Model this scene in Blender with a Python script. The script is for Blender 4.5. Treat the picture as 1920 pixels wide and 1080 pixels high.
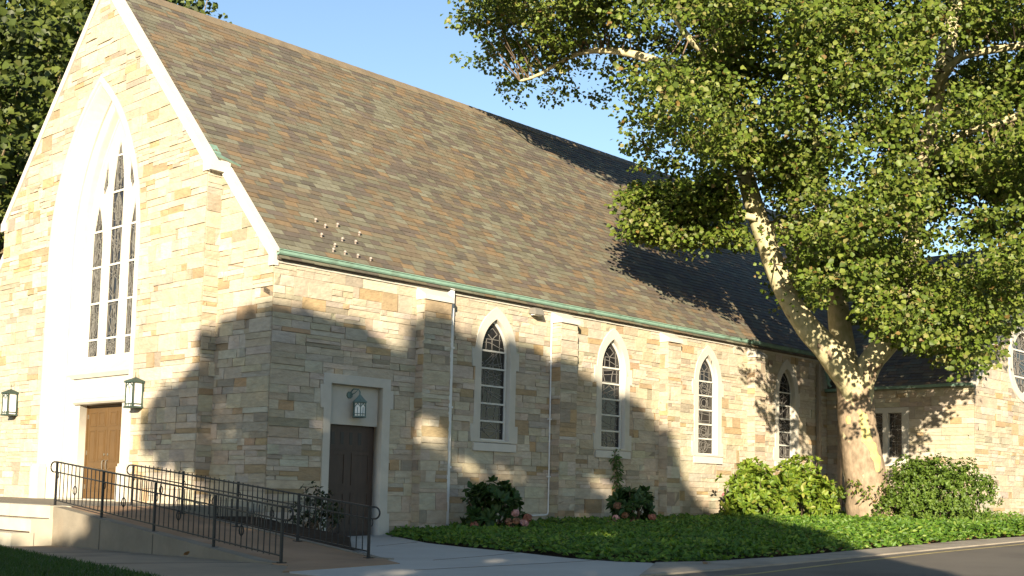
import bpy, bmesh, math, random
import numpy as np
from mathutils import Vector, noise
for o in list(bpy.data.objects): bpy.data.objects.remove(o)
SC = bpy.context.scene
COL = SC.collection
# ------------------------------------------------------------------ camera
YAW, PITCH, ROLL, FPX, PX, PY = 0.75928, 0.0893, 0.02184, 2264.9, 960.0, 719.5
CAM = np.array([-12.82768441, -18.24815608, 0.93915347])
def cam_rows():
    f = np.array([math.cos(YAW)*math.cos(PITCH), math.sin(YAW)*math.cos(PITCH), math.sin(PITCH)])
    r = np.cross(f, [0, 0, 1.]); r /= np.linalg.norm(r); u = np.cross(r, f)
    return np.array([math.cos(ROLL)*r+math.sin(ROLL)*u, -math.sin(ROLL)*r+math.cos(ROLL)*u, f])
CM = cam_rows()
cd = bpy.data.cameras.new('camera'); co = bpy.data.objects.new('camera', cd); COL.objects.link(co)
from mathutils import Matrix
mw = Matrix.Identity(4)
for i in range(3):
    mw[i][0], mw[i][1], mw[i][2], mw[i][3] = CM[0][i], CM[1][i], -CM[2][i], CAM[i]
co.matrix_world = mw
cd.sensor_width = 36; cd.lens = FPX/1920*36; cd.shift_y = (PY-540)/1920; cd.clip_end = 3000; cd.clip_start = .1
SC.camera = co
# ------------------------------------------------------------------ light
SUN_AZ, SUN_EL = math.radians(38), math.radians(14)      # direction the light travels
W = bpy.data.worlds.new('World'); SC.world = W; W.use_nodes = True
nt = W.node_tree; bg = nt.nodes['Background']
sky = nt.nodes.new('ShaderNodeTexSky'); sky.sky_type = 'NISHITA'; sky.sun_disc = False
sky.sun_elevation = SUN_EL; sky.sun_rotation = math.radians(270)-SUN_AZ
sky.air_density = 1.0; sky.dust_density = .2; sky.ozone_density = 1.6
nt.links.new(sky.outputs[0], bg.inputs[0]); bg.inputs[1].default_value = .076
sl = bpy.data.lights.new('sun', 'SUN'); sl.energy = 5.0; sl.angle = math.radians(.5); sl.color = (1, .86, .65)
so = bpy.data.objects.new('sun', sl); COL.objects.link(so)
so.rotation_euler = Vector((math.cos(SUN_AZ)*math.cos(SUN_EL), math.sin(SUN_AZ)*math.cos(SUN_EL), -math.sin(SUN_EL))).to_track_quat('-Z', 'Y').to_euler()
SC.view_settings.view_transform = 'Standard'; SC.view_settings.look = 'None'
SC.view_settings.exposure = 1.58; SC.view_settings.gamma = 1
# ------------------------------------------------------------------ helpers
def ray(x, y): return CM.T @ np.array([(x-PX)/FPX, -(y-PY)/FPX, 1.])
def at_depth(x, y, d): return CAM+ray(x, y)*d                      # a point so many metres down the view
def sstep(t): t = min(1, max(0, t)); return t*t*(3-2*t)
def gz(x, y):
    return .015*max(0, x) - .0065*min(14, max(0, y+6))*sstep((-2-x)/1.5)
def on_ground(x, y):
    r = ray(x, y); z = 0
    for _ in range(40):
        P = CAM+r*((z-CAM[2])/r[2]); z = gz(P[0], P[1])
    return (P[0], P[1])
HD = np.array([math.cos(SUN_AZ), math.sin(SUN_AZ)]); ND = np.array([math.sin(SUN_AZ), -math.cos(SUN_AZ)]); TE = math.tan(SUN_EL)

def resample(P, n):
    P = [np.array(p, float) for p in P]; L = [0]
    for a, b in zip(P[:-1], P[1:]): L.append(L[-1]+np.linalg.norm(b-a))
    return [tuple(np.array([np.interp(L[-1]*k/n, L, [p[i] for p in P]) for i in (0, 1)])) for k in range(n+1)]
class MB:
    def __init__(s): s.v, s.f, s.c, s.m = [], [], [], []
    def poly(s, pts, col=(1, 1, 1), m=0):
        b = len(s.v); s.v += [tuple(map(float, p)) for p in pts]; s.f.append(tuple(range(b, b+len(pts)))); s.c.append(col); s.m.append(m)
    def idx(s, vs, fs, col=(1, 1, 1), m=0):
        b = len(s.v); s.v += [tuple(map(float, p)) for p in vs]
        for f in fs: s.f.append(tuple(i+b for i in f)); s.c.append(col); s.m.append(m)
    def box(s, a, b, F=None, col=(1, 1, 1), m=0, bev=0):
        x0, x1 = sorted((a[0], b[0])); y0, y1 = sorted((a[1], b[1])); z0, z1 = sorted((a[2], b[2]))
        P = [(x, y, z) for z in (z0, z1) for (x, y) in ((x0, y0), (x1, y0), (x1, y1), (x0, y1))]
        if F: P = [F(*p) for p in P]
        s.idx(P, [(0, 3, 2, 1), (4, 5, 6, 7), (0, 1, 5, 4), (1, 2, 6, 5), (2, 3, 7, 6), (3, 0, 4, 7)], col, m)
    def bar(s, p, q, w, t=None, up=(0, 0, 1), col=(1, 1, 1), m=0):
        t = t or w; p, q = Vector(p), Vector(q); d = (q-p).normalized(); up = Vector(up)
        if abs(d.dot(up)) > .98: up = Vector((1, 0, 0))
        sx = d.cross(up).normalized(); sy = sx.cross(d)
        P = [e+sx*a*w/2+sy*b*t/2 for e in (p, q) for a, b in ((-1, -1), (1, -1), (1, 1), (-1, 1))]
        s.idx(P, [(0, 3, 2, 1), (4, 5, 6, 7), (0, 1, 5, 4), (1, 2, 6, 5), (2, 3, 7, 6), (3, 0, 4, 7)], col, m)
    def tube(s, pts, rad, n=8, col=(1, 1, 1), m=0, jit=None):
        pts = [Vector(p) for p in pts]; rad = rad if hasattr(rad, '__len__') else [rad]*len(pts)
        up = Vector((0.13, .21, 1)).normalized(); vs = []
        T0 = (pts[1]-pts[0]).normalized(); a = T0.cross(Vector((.3, 1, .1))).normalized()
        for i, p in enumerate(pts):
            T = (pts[min(i+1, len(pts)-1)]-pts[max(i-1, 0)]).normalized()
            a = (a-T*a.dot(T)).normalized(); b = T.cross(a)
            for k in range(n):
                an = 2*math.pi*k/n; r = rad[i]*(jit(p, an) if jit else 1)
                vs.append(p+a*math.cos(an)*r+b*math.sin(an)*r)
        fs = [(i*n+k, i*n+(k+1) % n, (i+1)*n+(k+1) % n, (i+1)*n+k) for i in range(len(pts)-1) for k in range(n)]
        fs += [tuple(range(n-1, -1, -1)), tuple(range((len(pts)-1)*n, len(pts)*n))]
        s.idx(vs, fs, col, m)
    def loft(s, A, B, closed=False, col=(1, 1, 1), m=0):
        n = len(A); fs = [(i, (i+1) % n, n+(i+1) % n, n+i) for i in range(n if closed else n-1)]
        s.idx(list(A)+list(B), fs, col, m)
    def build(s, name, mats, parent=None, smooth=False):
        me = bpy.data.meshes.new(name); me.from_pydata(s.v, [], s.f)
        for mt in (mats if isinstance(mats, (list, tuple)) else [mats]): me.materials.append(mt)
        if s.f:
            me.polygons.foreach_set('material_index', s.m)
            at = me.attributes.new('col', 'FLOAT_COLOR', 'FACE')
            at.data.foreach_set('color', np.hstack([np.array(s.c, float), np.ones((len(s.c), 1))]).ravel())
            if smooth: me.polygons.foreach_set('use_smooth', [True]*len(s.f))
        me.update()
        o = bpy.data.objects.new(name, me); COL.objects.link(o)
        if parent: o.parent = parent
        return o
def npmesh(name, V, Fq, colors, mat, parent=None):
    """V (n,3); Fq (m,4) quads; colors (m,3)"""
    me = bpy.data.meshes.new(name); V = np.asarray(V, np.float32); Fq = np.asarray(Fq, np.int32)
    me.vertices.add(len(V)); me.vertices.foreach_set('co', V.ravel())
    k = Fq.shape[1]; me.loops.add(Fq.size); me.loops.foreach_set('vertex_index', Fq.ravel())
    me.polygons.add(len(Fq)); me.polygons.foreach_set('loop_start', np.arange(0, Fq.size, k, dtype=np.int32))
    me.update(calc_edges=True); me.materials.append(mat)
    at = me.attributes.new('col', 'FLOAT_COLOR', 'FACE')
    at.data.foreach_set('color', np.hstack([colors, np.ones((len(colors), 1))]).astype(np.float32).ravel())
    me.validate()
    o = bpy.data.objects.new(name, me); COL.objects.link(o)
    if parent: o.parent = parent
    return o
def thing(name, label, cat, loc=(0, 0, 0), group=None):
    o = bpy.data.objects.new(name, None); COL.objects.link(o); o.location = loc; o.empty_display_size = .3
    o['label'] = label; o['category'] = cat
    if group: o['group'] = group
    return o
def tag(o, label, cat, group=None):
    o['label'] = label; o['category'] = cat
    if group: o['group'] = group
    return o
def reparent(root):
    """children are built in world space: keep them there under a root that stands elsewhere"""
    inv = Matrix.Translation(root.location).inverted()
    for c in root.children:
        c.matrix_parent_inverse = inv
    return root
def struct(o): o['kind'] = 'structure'; return o
def stuff(o): o['kind'] = 'stuff'; return o
# ------------------------------------------------------------------ materials
def mat(name, col=(.5, .5, .5), rough=.8, attr=False, var=.2, scale=6, bump=0., bscale=30, metal=0, stretch=None, transl=0, spec=.5, dirt=None):
    m = bpy.data.materials.new(name); m.use_nodes = True; t = m.node_tree; N = t.nodes; L = t.links
    b = N['Principled BSDF']; b.inputs['Roughness'].default_value = rough; b.inputs['Metallic'].default_value = metal
    b.inputs['Specular IOR Level'].default_value = spec
    tc = N.new('ShaderNodeTexCoord'); vec = tc.outputs['Object']
    if stretch:
        mp = N.new('ShaderNodeMapping'); mp.inputs['Scale'].default_value = stretch; L.new(vec, mp.inputs[0]); vec = mp.outputs[0]
    if attr:
        a = N.new('ShaderNodeAttribute'); a.attribute_name = 'col'; base = a.outputs['Color']
    else:
        r = N.new('ShaderNodeRGB'); r.outputs[0].default_value = (*col, 1); base = r.outputs[0]
    if var:
        n = N.new('ShaderNodeTexNoise'); n.inputs['Scale'].default_value = scale; n.inputs['Detail'].default_value = 7; n.inputs['Roughness'].default_value = .65
        L.new(vec, n.inputs['Vector'])
        mr = N.new('ShaderNodeMapRange'); mr.inputs[1].default_value = .25; mr.inputs[2].default_value = .75
        mr.inputs[3].default_value = 1-var; mr.inputs[4].default_value = 1+var; L.new(n.outputs[0], mr.inputs[0])
        mx = N.new('ShaderNodeVectorMath'); mx.operation = 'SCALE'; L.new(base, mx.inputs[0]); L.new(mr.outputs[0], mx.inputs['Scale']); base = mx.outputs[0]
    if dirt:
        n = N.new('ShaderNodeTexNoise'); n.inputs['Scale'].default_value = dirt[1]; n.inputs['Detail'].default_value = 8; L.new(vec, n.inputs['Vector'])
        cr = N.new('ShaderNodeMapRange'); cr.inputs[1].default_value = dirt[2]; cr.inputs[2].default_value = dirt[2]+.15; cr.inputs[4].default_value = dirt[3]; L.new(n.outputs[0], cr.inputs[0])
        mi = N.new('ShaderNodeMix'); mi.data_type = 'RGBA'; L.new(cr.outputs[0], mi.inputs[0]); L.new(base, mi.inputs[6]); mi.inputs[7].default_value = (*dirt[0], 1); base = mi.outputs[2]
    L.new(base, b.inputs['Base Color'])
    if bump:
        n = N.new('ShaderNodeTexNoise'); n.inputs['Scale'].default_value = bscale; n.inputs['Detail'].default_value = 6; L.new(vec, n.inputs['Vector'])
        bp = N.new('ShaderNodeBump'); bp.inputs['Strength'].default_value = bump; bp.inputs['Distance'].default_value = .02
        L.new(n.outputs[0], bp.inputs['Height']); L.new(bp.outputs[0], b.inputs['Normal'])
    if transl:
        tr = N.new('ShaderNodeBsdfTranslucent'); ms = N.new('ShaderNodeMixShader'); ms.inputs[0].default_value = transl
        L.new(base, tr.inputs[0]); L.new(b.outputs[0], ms.inputs[1]); L.new(tr.outputs[0], ms.inputs[2]); L.new(ms.outputs[0], N['Material Output'].inputs[0])
    return m
M = dict(
    stone=mat('ashlar stone', attr=True, rough=.92, var=.2, scale=4, bump=.9, bscale=9, spec=.2, stretch=(1, 1, 2.2)),
    mortar=mat('mortar', (.25, .21, .155), .95, var=.15, spec=.1),
    lime=mat('limestone trim', (.44, .415, .355), .85, var=.10, scale=3, bump=.12, bscale=40, spec=.25, dirt=((.42, .38, .30), 2.3, .58, .35)),
    cope=mat('pale coping stone', (.48, .455, .40), .85, var=.08, scale=3, spec=.25),
    slate=mat('roof slate', attr=True, rough=.7, var=.18, scale=9, bump=.3, bscale=30, spec=.35),
    ridge=mat('ridge slate', (.16, .125, .08), .7, var=.3, scale=3),
    copper=mat('verdigris copper', (.165, .27, .21), .6, var=.22, scale=4, dirt=((.10, .13, .09), 3, .56, .8)),
    dcopper=mat('dark patinated copper', (.028, .048, .036), .6, var=.3, scale=12),
    patina=mat('dull patina', (.10, .155, .14), .6, var=.3, scale=10),
    soffit=mat('dark eave board', (.10, .085, .065), .8),
    glass=mat('dark leaded glass', (.012, .011, .012), .16, var=.5, scale=9, spec=.5),
    lead=mat('lead came', (.17, .16, .145), .6, var=.15, spec=.3),
    frame=mat('painted window frame', (.50, .49, .44), .6, var=.08),
    door=mat('brown painted door', (.098, .056, .021), .5, var=.12, scale=3, spec=.3),
    wdoor=mat('dark oak door', (.05, .032, .022), .55, var=.3, scale=4, stretch=(4, 4, .6)),
    slot=mat('dark slot', (.012, .011, .011), .4, var=0),
    brass=mat('dull metal', (.30, .27, .22), .4, metal=.8, var=.1),
    white=mat('white painted metal', (.62, .62, .60), .5, var=.08),
    grey=mat('grey metal housing', (.17, .16, .14), .5, var=.1),
    milk=mat('milk glass', (.78, .78, .74), .3, var=.05),
    iron=mat('black iron', (.013, .012, .012), .45, var=.2, spec=.4),
    conc=mat('old concrete', (.20, .175, .135), .9, var=.22, scale=1.6, bump=.15, bscale=60, dirt=((.20, .15, .10), .9, .55, .6), spec=.2),
    walk=mat('brown stained concrete', (.24, .185, .125), .9, var=.2, scale=1.2, bump=.12, bscale=60, dirt=((.13, .10, .07), .8, .56, .7), spec=.2),
    rampm=mat('rust stained concrete', (.27, .17, .10), .9, var=.25, scale=1.1, bump=.1, bscale=60, dirt=((.33, .27, .2), .7, .6, .6), spec=.2),
    apron=mat('light concrete', (.37, .345, .30), .9, var=.10, scale=1, bump=.1, bscale=70, dirt=((.30, .28, .24), .55, .58, .6), spec=.2),
    step=mat('pale step stone', (.42, .38, .30), .88, var=.15, scale=2.5, bump=.12, bscale=40, spec=.2),
    asphalt=mat('asphalt', (.135, .118, .096), .9, var=.15, scale=.6, bump=.4, bscale=120, spec=.2, dirt=((.07, .06, .05), .35, .55, .6)),
    yellow=mat('faded yellow paint', (.25, .20, .08), .8, var=.3, scale=3),
    soil=mat('dark mulch soil', (.045, .032, .022), 1, var=.4, scale=6, bump=.6, bscale=30, spec=.05),
    leaf=mat('leaf', attr=True, rough=.5, var=.0, transl=.34, spec=.35),
    grass=mat('grass', attr=True, rough=.6, var=0, transl=.2, spec=.2),
    petal=mat('petal', attr=True, rough=.8, var=0, transl=.15, spec=.1),
    twig=mat('twig', (.12, .085, .055), .9, var=.2),
)
def bark_mat(name, brown, cream, zlo, zhi, patch):
    m = bpy.data.materials.new(name); m.use_nodes = True; t = m.node_tree; N = t.nodes; L = t.links; b = N['Principled BSDF']
    b.inputs['Roughness'].default_value = .85; b.inputs['Specular IOR Level'].default_value = .15
    tc = N.new('ShaderNodeTexCoord'); sp = N.new('ShaderNodeSeparateXYZ'); L.new(tc.outputs['Object'], sp.inputs[0])
    hz = N.new('ShaderNodeMapRange'); hz.inputs[1].default_value = zlo; hz.inputs[2].default_value = zhi; hz.inputs[3].default_value = patch; hz.inputs[4].default_value = -.12; L.new(sp.outputs[2], hz.inputs[0])
    n = N.new('ShaderNodeTexNoise'); n.inputs['Scale'].default_value = 2.4; n.inputs['Detail'].default_value = 5; n.inputs['Roughness'].default_value = .6
    mp = N.new('ShaderNodeMapping'); mp.inputs['Scale'].default_value = (1, 1, .55); L.new(tc.outputs['Object'], mp.inputs[0]); L.new(mp.outputs[0], n.inputs['Vector'])
    su = N.new('ShaderNodeMath'); su.operation = 'SUBTRACT'; L.new(n.outputs[0], su.inputs[0]); L.new(hz.outputs[0], su.inputs[1])
    mr = N.new('ShaderNodeMapRange'); mr.inputs[1].default_value = .47; mr.inputs[2].default_value = .50; L.new(su.outputs[0], mr.inputs[0])
    n2 = N.new('ShaderNodeTexNoise'); n2.inputs['Scale'].default_value = 9; n2.inputs['Detail'].default_value = 8; L.new(mp.outputs[0], n2.inputs['Vector'])
    r1 = N.new('ShaderNodeValToRGB'); r1.color_ramp.elements[0].position = .35; r1.color_ramp.elements[1].position = .65
    r1.color_ramp.elements[0].color = (*[c*.7 for c in brown], 1); r1.color_ramp.elements[1].color = (*[c*1.2 for c in brown], 1); L.new(n2.outputs[0], r1.inputs[0])
    r2 = N.new('ShaderNodeValToRGB'); r2.color_ramp.elements[0].position = .38; r2.color_ramp.elements[1].position = .6
    r2.color_ramp.elements[0].color = (cream[0]*.72, cream[1]*.75, cream[2]*.7, 1); r2.color_ramp.elements[1].color = (*cream, 1); L.new(n2.outputs[0], r2.inputs[0])
    mi = N.new('ShaderNodeMix'); mi.data_type = 'RGBA'; L.new(mr.outputs[0], mi.inputs[0]); L.new(r1.outputs[0], mi.inputs[6]); L.new(r2.outputs[0], mi.inputs[7]); L.new(mi.outputs[2], b.inputs['Base Color'])
    bp = N.new('ShaderNodeBump'); bp.inputs['Strength'].default_value = .5; bp.inputs['Distance'].default_value = .03; L.new(n2.outputs[0], bp.inputs['Height']); L.new(bp.outputs[0], b.inputs['Normal'])
    return m
M['sycamore'] = bark_mat('sycamore bark', (.25, .19, .13), (.50, .44, .27), 3.1, 5.0, .17)
M['bark'] = bark_mat('grey bark', (.13, .10, .07), (.22, .17, .10), 0, 12, .12)
# ------------------------------------------------------------------ shapes
class Arch:                                                             # pointed arch over straight jambs
    def __init__(s, c, z0, zs, w, h): s.c, s.z0, s.zs, s.w, s.h = c, z0, zs, w, h; s.z1 = zs+h; s.r = (h*h+w*w)/(2*w)
    def hw(s, z):
        if z <= s.zs: return s.w
        return max(0, math.sqrt(max(0, s.r**2-(z-s.zs)**2))-(s.r-s.w))
    def pts(s, n=10, z0=None):
        z0 = s.z0 if z0 is None else z0
        zz = [s.zs+s.h*math.sin(math.pi/2*i/n) for i in range(n)]
        R = [(s.c+s.w, z0)]+[(s.c+s.hw(z), z) for z in zz]+[(s.c, s.z1)]
        return R+[(2*s.c-x, z) for x, z in reversed(R[:-1])]
class Rect:
    def __init__(s, c, z0, z1, w): s.c, s.z0, s.z1, s.w = c, z0, z1, w
    def hw(s, z): return s.w
    def pts(s): return [(s.c+s.w, s.z0), (s.c+s.w, s.z1), (s.c-s.w, s.z1), (s.c-s.w, s.z0)]
class Circ:
    def __init__(s, c, zc, r): s.c, s.zc, s.w = c, zc, r; s.z0, s.z1 = zc-r, zc+r
    def hw(s, z): return math.sqrt(max(0, s.w**2-(z-s.zc)**2))
    def pts(s, n=40): return [(s.c+s.w*math.cos(2*math.pi*k/n), s.zc+s.w*math.sin(2*math.pi*k/n)) for k in range(n)]
def SIDE(s, t, d=0): return (s, -d, t)                                  # long wall, outward -y
def GAB(x0): return lambda s, t, d=0: (x0-d, s, t)                      # walls facing -x, s runs along y
def ENDW(y0): return lambda s, t, d=0: (s, y0-d, t)
def plate(name, outer, holes, F, d0, d1, m, parent, bev=0):
    cu = bpy.data.curves.new('c', 'CURVE'); cu.dimensions = '2D'; cu.fill_mode = 'BOTH'; cu.extrude = abs(d1-d0)/2-bev; cu.bevel_depth = bev; cu.bevel_resolution = 0
    for P in [outer]+holes:
        sp = cu.splines.new('POLY'); sp.points.add(len(P)-1); sp.use_cyclic_u = True
        for q, p in zip(sp.points, P): q.co = (p[0], p[1], 0, 1)
    o = bpy.data.objects.new('c', cu); COL.objects.link(o); bpy.context.view_layer.update()
    me = bpy.data.meshes.new_from_object(o.evaluated_get(bpy.context.evaluated_depsgraph_get()))
    bpy.data.objects.remove(o); bpy.data.curves.remove(cu)
    dm = (d0+d1)/2
    for v in me.vertices: v.co = F(v.co.x, v.co.y, v.co.z+dm)
    me.name = name; me.materials.clear(); me.materials.append(m); me.update()
    ob = bpy.data.objects.new(name, me); COL.objects.link(ob)
    if parent: ob.parent = parent
    return ob
def merge_into(mb, ob, mi):
    me = ob.data; mb.idx([v.co[:] for v in me.vertices], [tuple(p.vertices) for p in me.polygons], (1, 1, 1), mi)
    bpy.data.objects.remove(ob); bpy.data.meshes.remove(me)
PAL = [((.385, .332, .25), 6), ((.42, .37, .288), 5), ((.355, .298, .215), 3), ((.345, .25, .14), .8), ((.335, .295, .232), 2.2), ((.295, .222, .135), .9), ((.395, .34, .245), 4), ((.27, .232, .172), 1.2)]
def clip_poly(P, hp):
    a, b, c = hp; out = []
    for i in range(len(P)):
        p, q = P[i], P[(i+1) % len(P)]; dp, dq = a*p[0]+b*p[1]-c, a*q[0]+b*q[1]-c
        if dp <= 0: out.append(p)
        if dp*dq < 0: k = dp/(dp-dq); out.append((p[0]+(q[0]-p[0])*k, p[1]+(q[1]-p[1])*k))
    return out
def area(P): return abs(sum(P[i][0]*P[(i+1) % len(P)][1]-P[(i+1) % len(P)][0]*P[i][1] for i in range(len(P))))/2
def cut(r, O):
    s0, s1, t0, t1 = r
    if t1 <= O.z0 or t0 >= O.z1 or s1 <= O.c-O.w or s0 >= O.c+O.w: return [[(s0, t0), (s1, t0), (s1, t1), (s0, t1)]]
    out = []
    if t0 < O.z0-.01: out.append([(s0, t0), (s1, t0), (s1, O.z0), (s0, O.z0)])
    if t1 > O.z1+.01: out.append([(s0, O.z1), (s1, O.z1), (s1, t1), (s0, t1)])
    a, b = max(t0, O.z0), min(t1, O.z1); zz = [a+(b-a)*i/5 for i in range(6)]
    L = [(s0, a)]+[(min(max(O.c-O.hw(z), s0), s1), z) for z in zz]+[(s0, b)]
    R = [(s1, b)]+[(max(min(O.c+O.hw(z), s1), s0), z) for z in reversed(zz)]+[(s1, a)]
    for Q in (L, R):
        if area(Q) > .0015:
            out.append([p for i, p in enumerate(Q) if abs(p[0]-Q[i-1][0])+abs(p[1]-Q[i-1][1]) > 1e-5])
    return out
def stones(mb, F, s0, s1, t0, t1, clips=(), opens=(), seed=1, ochre=1.):
    rg = random.Random(seed); J = .007
    cols = [c for c, w in PAL]; wts = [w*(ochre if i in (3, 5) else 1) for i, (c, w) in enumerate(PAL)]
    def emit(a, b, c, d):
        if b-a < .03 or d-c < .03: return
        rects = [[(a, c), (b, c), (b, d), (a, d)]]
        for O in opens:
            if not (d <= O.z0 or c >= O.z1 or b <= O.c-O.w or a >= O.c+O.w): rects = cut((a, b, c, d), O); break
        base = rg.choices(cols, wts)[0]; k = rg.uniform(.93, 1.07); cc = tuple(x*k*rg.uniform(.96, 1.04) for x in base)
        for P in rects:
            for hp in clips:
                P = clip_poly(P, hp)
                if len(P) < 3: break
            if len(P) < 3 or area(P) < .002: continue
            pr = rg.uniform(.008, .032); fr = []
            for p in P: fr.append(F(p[0], p[1], pr+(rg.uniform(-.012, .012) if len(P) == 4 else 0)))
            mb.poly(fr, cc); n = len(P); cen = (sum(p[0] for p in P)/n, sum(p[1] for p in P)/n)
            bk = [F(p[0], p[1], -.002) for p in P]
            for i in range(n): mb.poly([fr[i], bk[i], bk[(i+1) % n], fr[(i+1) % n]], cc)
    t = t0
    while t < t1-.04:
        H = rg.uniform(.2, .36)
        if t+H > t1-.1: H = t1-t
        s = s0
        while s < s1-.01:
            Wd = rg.uniform(.4, .95)
            if s+Wd > s1-.2: Wd = s1-s
            k = rg.random(); rows = [1] if k < .3 else ([rg.uniform(.35, .65)] if k < .86 else [.33, .66])
            lv = [0]+([] if rows == [1] else rows)+[1]
            for i in range(len(lv)-1):
                c, d = t+H*lv[i], t+H*lv[i+1]; nn = rg.choice([1, 1, 2, 2, 3]) if Wd > .6 else rg.choice([1, 1, 2])
                xs = [0]+sorted(rg.uniform(.2, .8) for _ in range(nn-1))+[1]
                for j in range(nn): emit(s+Wd*xs[j]+J/2, s+Wd*xs[j+1]-J/2, c+J/2, d-J/2)
            s += Wd
        t += H
# ------------------------------------------------------------------ church
church = thing('stone_church', 'tan ashlar stone church with steep mottled slate roof and tall arched gable window', 'church')
YC, SL, L_END = 6.28, 1.075, 20.3
def roof_z(y): return 5.26+SL*y
XB = -.33
# side wall
WIN = [5.85, 9.93, 13.94, 17.95]
side_open = [Arch(c, 2.0, 3.95, .47, .75) for c in WIN]
door_open = Rect(2.03, -.05, 2.93, .65)
mb = MB()
merge_into(mb, plate('w', [(0, -.4), (L_END, -.4), (L_END, 5.2), (0, 5.2)], [o.pts() for o in side_open]+[[(1.38, -.05), (2.68, -.05), (2.68, 2.93), (1.38, 2.93)]], SIDE, -.3, 0, M['mortar'], None), 1)
stones(mb, SIDE, .0, L_END, -.3, 5.13, opens=[Arch(c, 1.98, 3.95, .5, .8) for c in WIN]+[Rect(2.04, -.5, 2.96, .68)], seed=4)
mb.build('side_wall', [M['stone'], M['mortar']], church)
# front gable wings and projecting centre
for a, b, k in ((0, 1.9, 1), (2*YC-1.9, 2*YC, -1)):
    mb = MB(); F = GAB(0)
    cl = [(-SL*k, 1, 5.2-SL*(0 if k > 0 else -2*YC*1))] if k > 0 else [(SL, 1, 5.2+SL*2*YC)]
    zz = [(a, -.4), (b, -.4)]+([(b, 5.2+SL*1.9), (a, 5.2)] if k > 0 else [(b, 5.2), (a, 5.2+SL*1.9)])
    merge_into(mb, plate('w', zz, [], F, -.3, 0, M['mortar'], None), 1)
    stones(mb, F, a, b, -.3, 7.4, clips=cl, seed=11+k, ochre=1.5)
    mb.build('gable_wing', [M['stone'], M['mortar']], church)
Y0, Y1 = 1.82, 2*YC-1.82
A0 = Arch(YC, .5, 6.0, 2.03, 3.88)
mb = MB(); F = GAB(XB)
merge_into(mb, plate('w', [(Y0, -.4), (Y1, -.4), (Y1, roof_z(Y0)-.12), (YC, roof_z(YC)-.12), (Y0, roof_z(Y0)-.12)], [Arch(YC, .3, 6.0, 1.95, 3.75).pts(16)], F, -.32, 0, M['mortar'], None), 1)
stones(mb, F, Y0, Y1, .3, 12.3, clips=[(-SL, 1, 5.13), (SL, 1, 5.13+SL*2*YC)], opens=[A0], seed=21, ochre=1.35)
for yy, sg in ((Y0, 1), (Y1, -1)):                                     # the short return faces of the projecting bay
    G = (lambda s, t, d=0, yy=yy, sg=sg: (s, yy-d*sg, t))
    stones(mb, G, XB, 0.0, -.3, roof_z(Y0)-.2, seed=31+sg)
mb.build('gable_wall', [M['stone'], M['mortar']], church)
# rear of the nave (closes the volume)
mb = MB(); mb.poly([(31, 0, -.3), (31, 2*YC, -.3), (31, 2*YC, 5.2), (31, YC, roof_z(YC)-.1), (31, 0, 5.2)], m=0)
mb.poly([(0, 2*YC, -.3), (31, 2*YC, -.3), (31, 2*YC, 5.3), (0, 2*YC, 5.3)])
mb.poly([(L_END, .02, -.3), (31, .02, -.3), (31, .02, 5.2), (L_END, .02, 5.2)])
mb.build('rear_wall', M['mortar'], church)
# roof
SPAL = [((.140, .134, .092), 5), ((.108, .086, .070), 4), ((.185, .126, .068), 2.6), ((.095, .083, .066), 3), ((.155, .130, .084), 4), ((.175, .170, .122), 2.6), ((.140, .108, .072), 4)]
def slates(mb, F, s0, s1, t1, seed, keep=None, ex=.155, wd=.32):
    """F(s,t,d): s along the eave, t up the slope, d out of it"""
    rg = random.Random(seed); t = 0; row = 0; cs = [c for c, w in SPAL]; ws = [w for c, w in SPAL]
    while t < t1:
        s = s0-rg.uniform(0, wd); te = min(t+ex*1.04, t1); sk = rg.uniform(-.004, .004)
        while s < s1:
            w = wd*rg.uniform(.8, 1.2); a, b = max(s, s0), min(s+w, s1)
            if b-a > .02 and (keep is None or keep(a, b, t)):
                nz = noise.noise((s*.55, t*.9, seed*3.1)); k = [w_*(1+(1.6*nz if i in (2, 4, 6) else -1.1*nz)) for i, w_ in enumerate(ws)]
                c = rg.choices(cs, [max(.1, x) for x in k])[0]; kk = rg.uniform(.87, 1.12)*.93; c = tuple((x*.8+y*.2)*kk for x, y in zip(c, (.134, .114, .082)))
                lift = rg.uniform(.008, .016); dt = rg.uniform(-.006, .006) + sk; g = .0035
                P = [F(a+g, t+dt, lift), F(b-g, t+dt, lift+rg.uniform(-.002, .002)), F(b-g, te, .001), F(a+g, te, .001)]
                mb.poly(P, c); mb.poly([F(a+g, t+dt, -.004), F(b-g, t+dt, -.004), P[1], P[0]], tuple(x*.9 for x in c))
            s += w
        t += ex; row += 1
CS = 1/math.sqrt(1+SL*SL); SN = SL*CS; SLEN = (YC+.14)/CS
def ROOF(s, t, d=0): return (s, -.14+t*CS-d*SN, 5.26-.14*SL+t*SN+d*CS)
mb = MB()
for sg in (1, -1):
    yy = lambda y: y if sg > 0 else 2*YC-y
    for y0, y1, x0 in ((-.14, 1.86, .07), (1.86, YC, -.25)):
        mb.poly([(x0, yy(y0), roof_z(y0)-.004), (31.3, yy(y0), roof_z(y0)-.004), (31.3, yy(y1), roof_z(y1)-.004), (x0, yy(y1), roof_z(y1)-.004)], (.08, .07, .06), 0)
slates(mb, ROOF, .02, 31.2, SLEN, 7, keep=lambda a, b, t: not (a > 27.5 and t > 6))
TB = (1.86+.14)/CS
slates(mb, lambda s, t, d=0: ROOF(s, t+TB, d), -.24, .02, SLEN-TB, 8)
roof = mb.build('roof', M['slate'], church)
rc = MB()
x = .0
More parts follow.
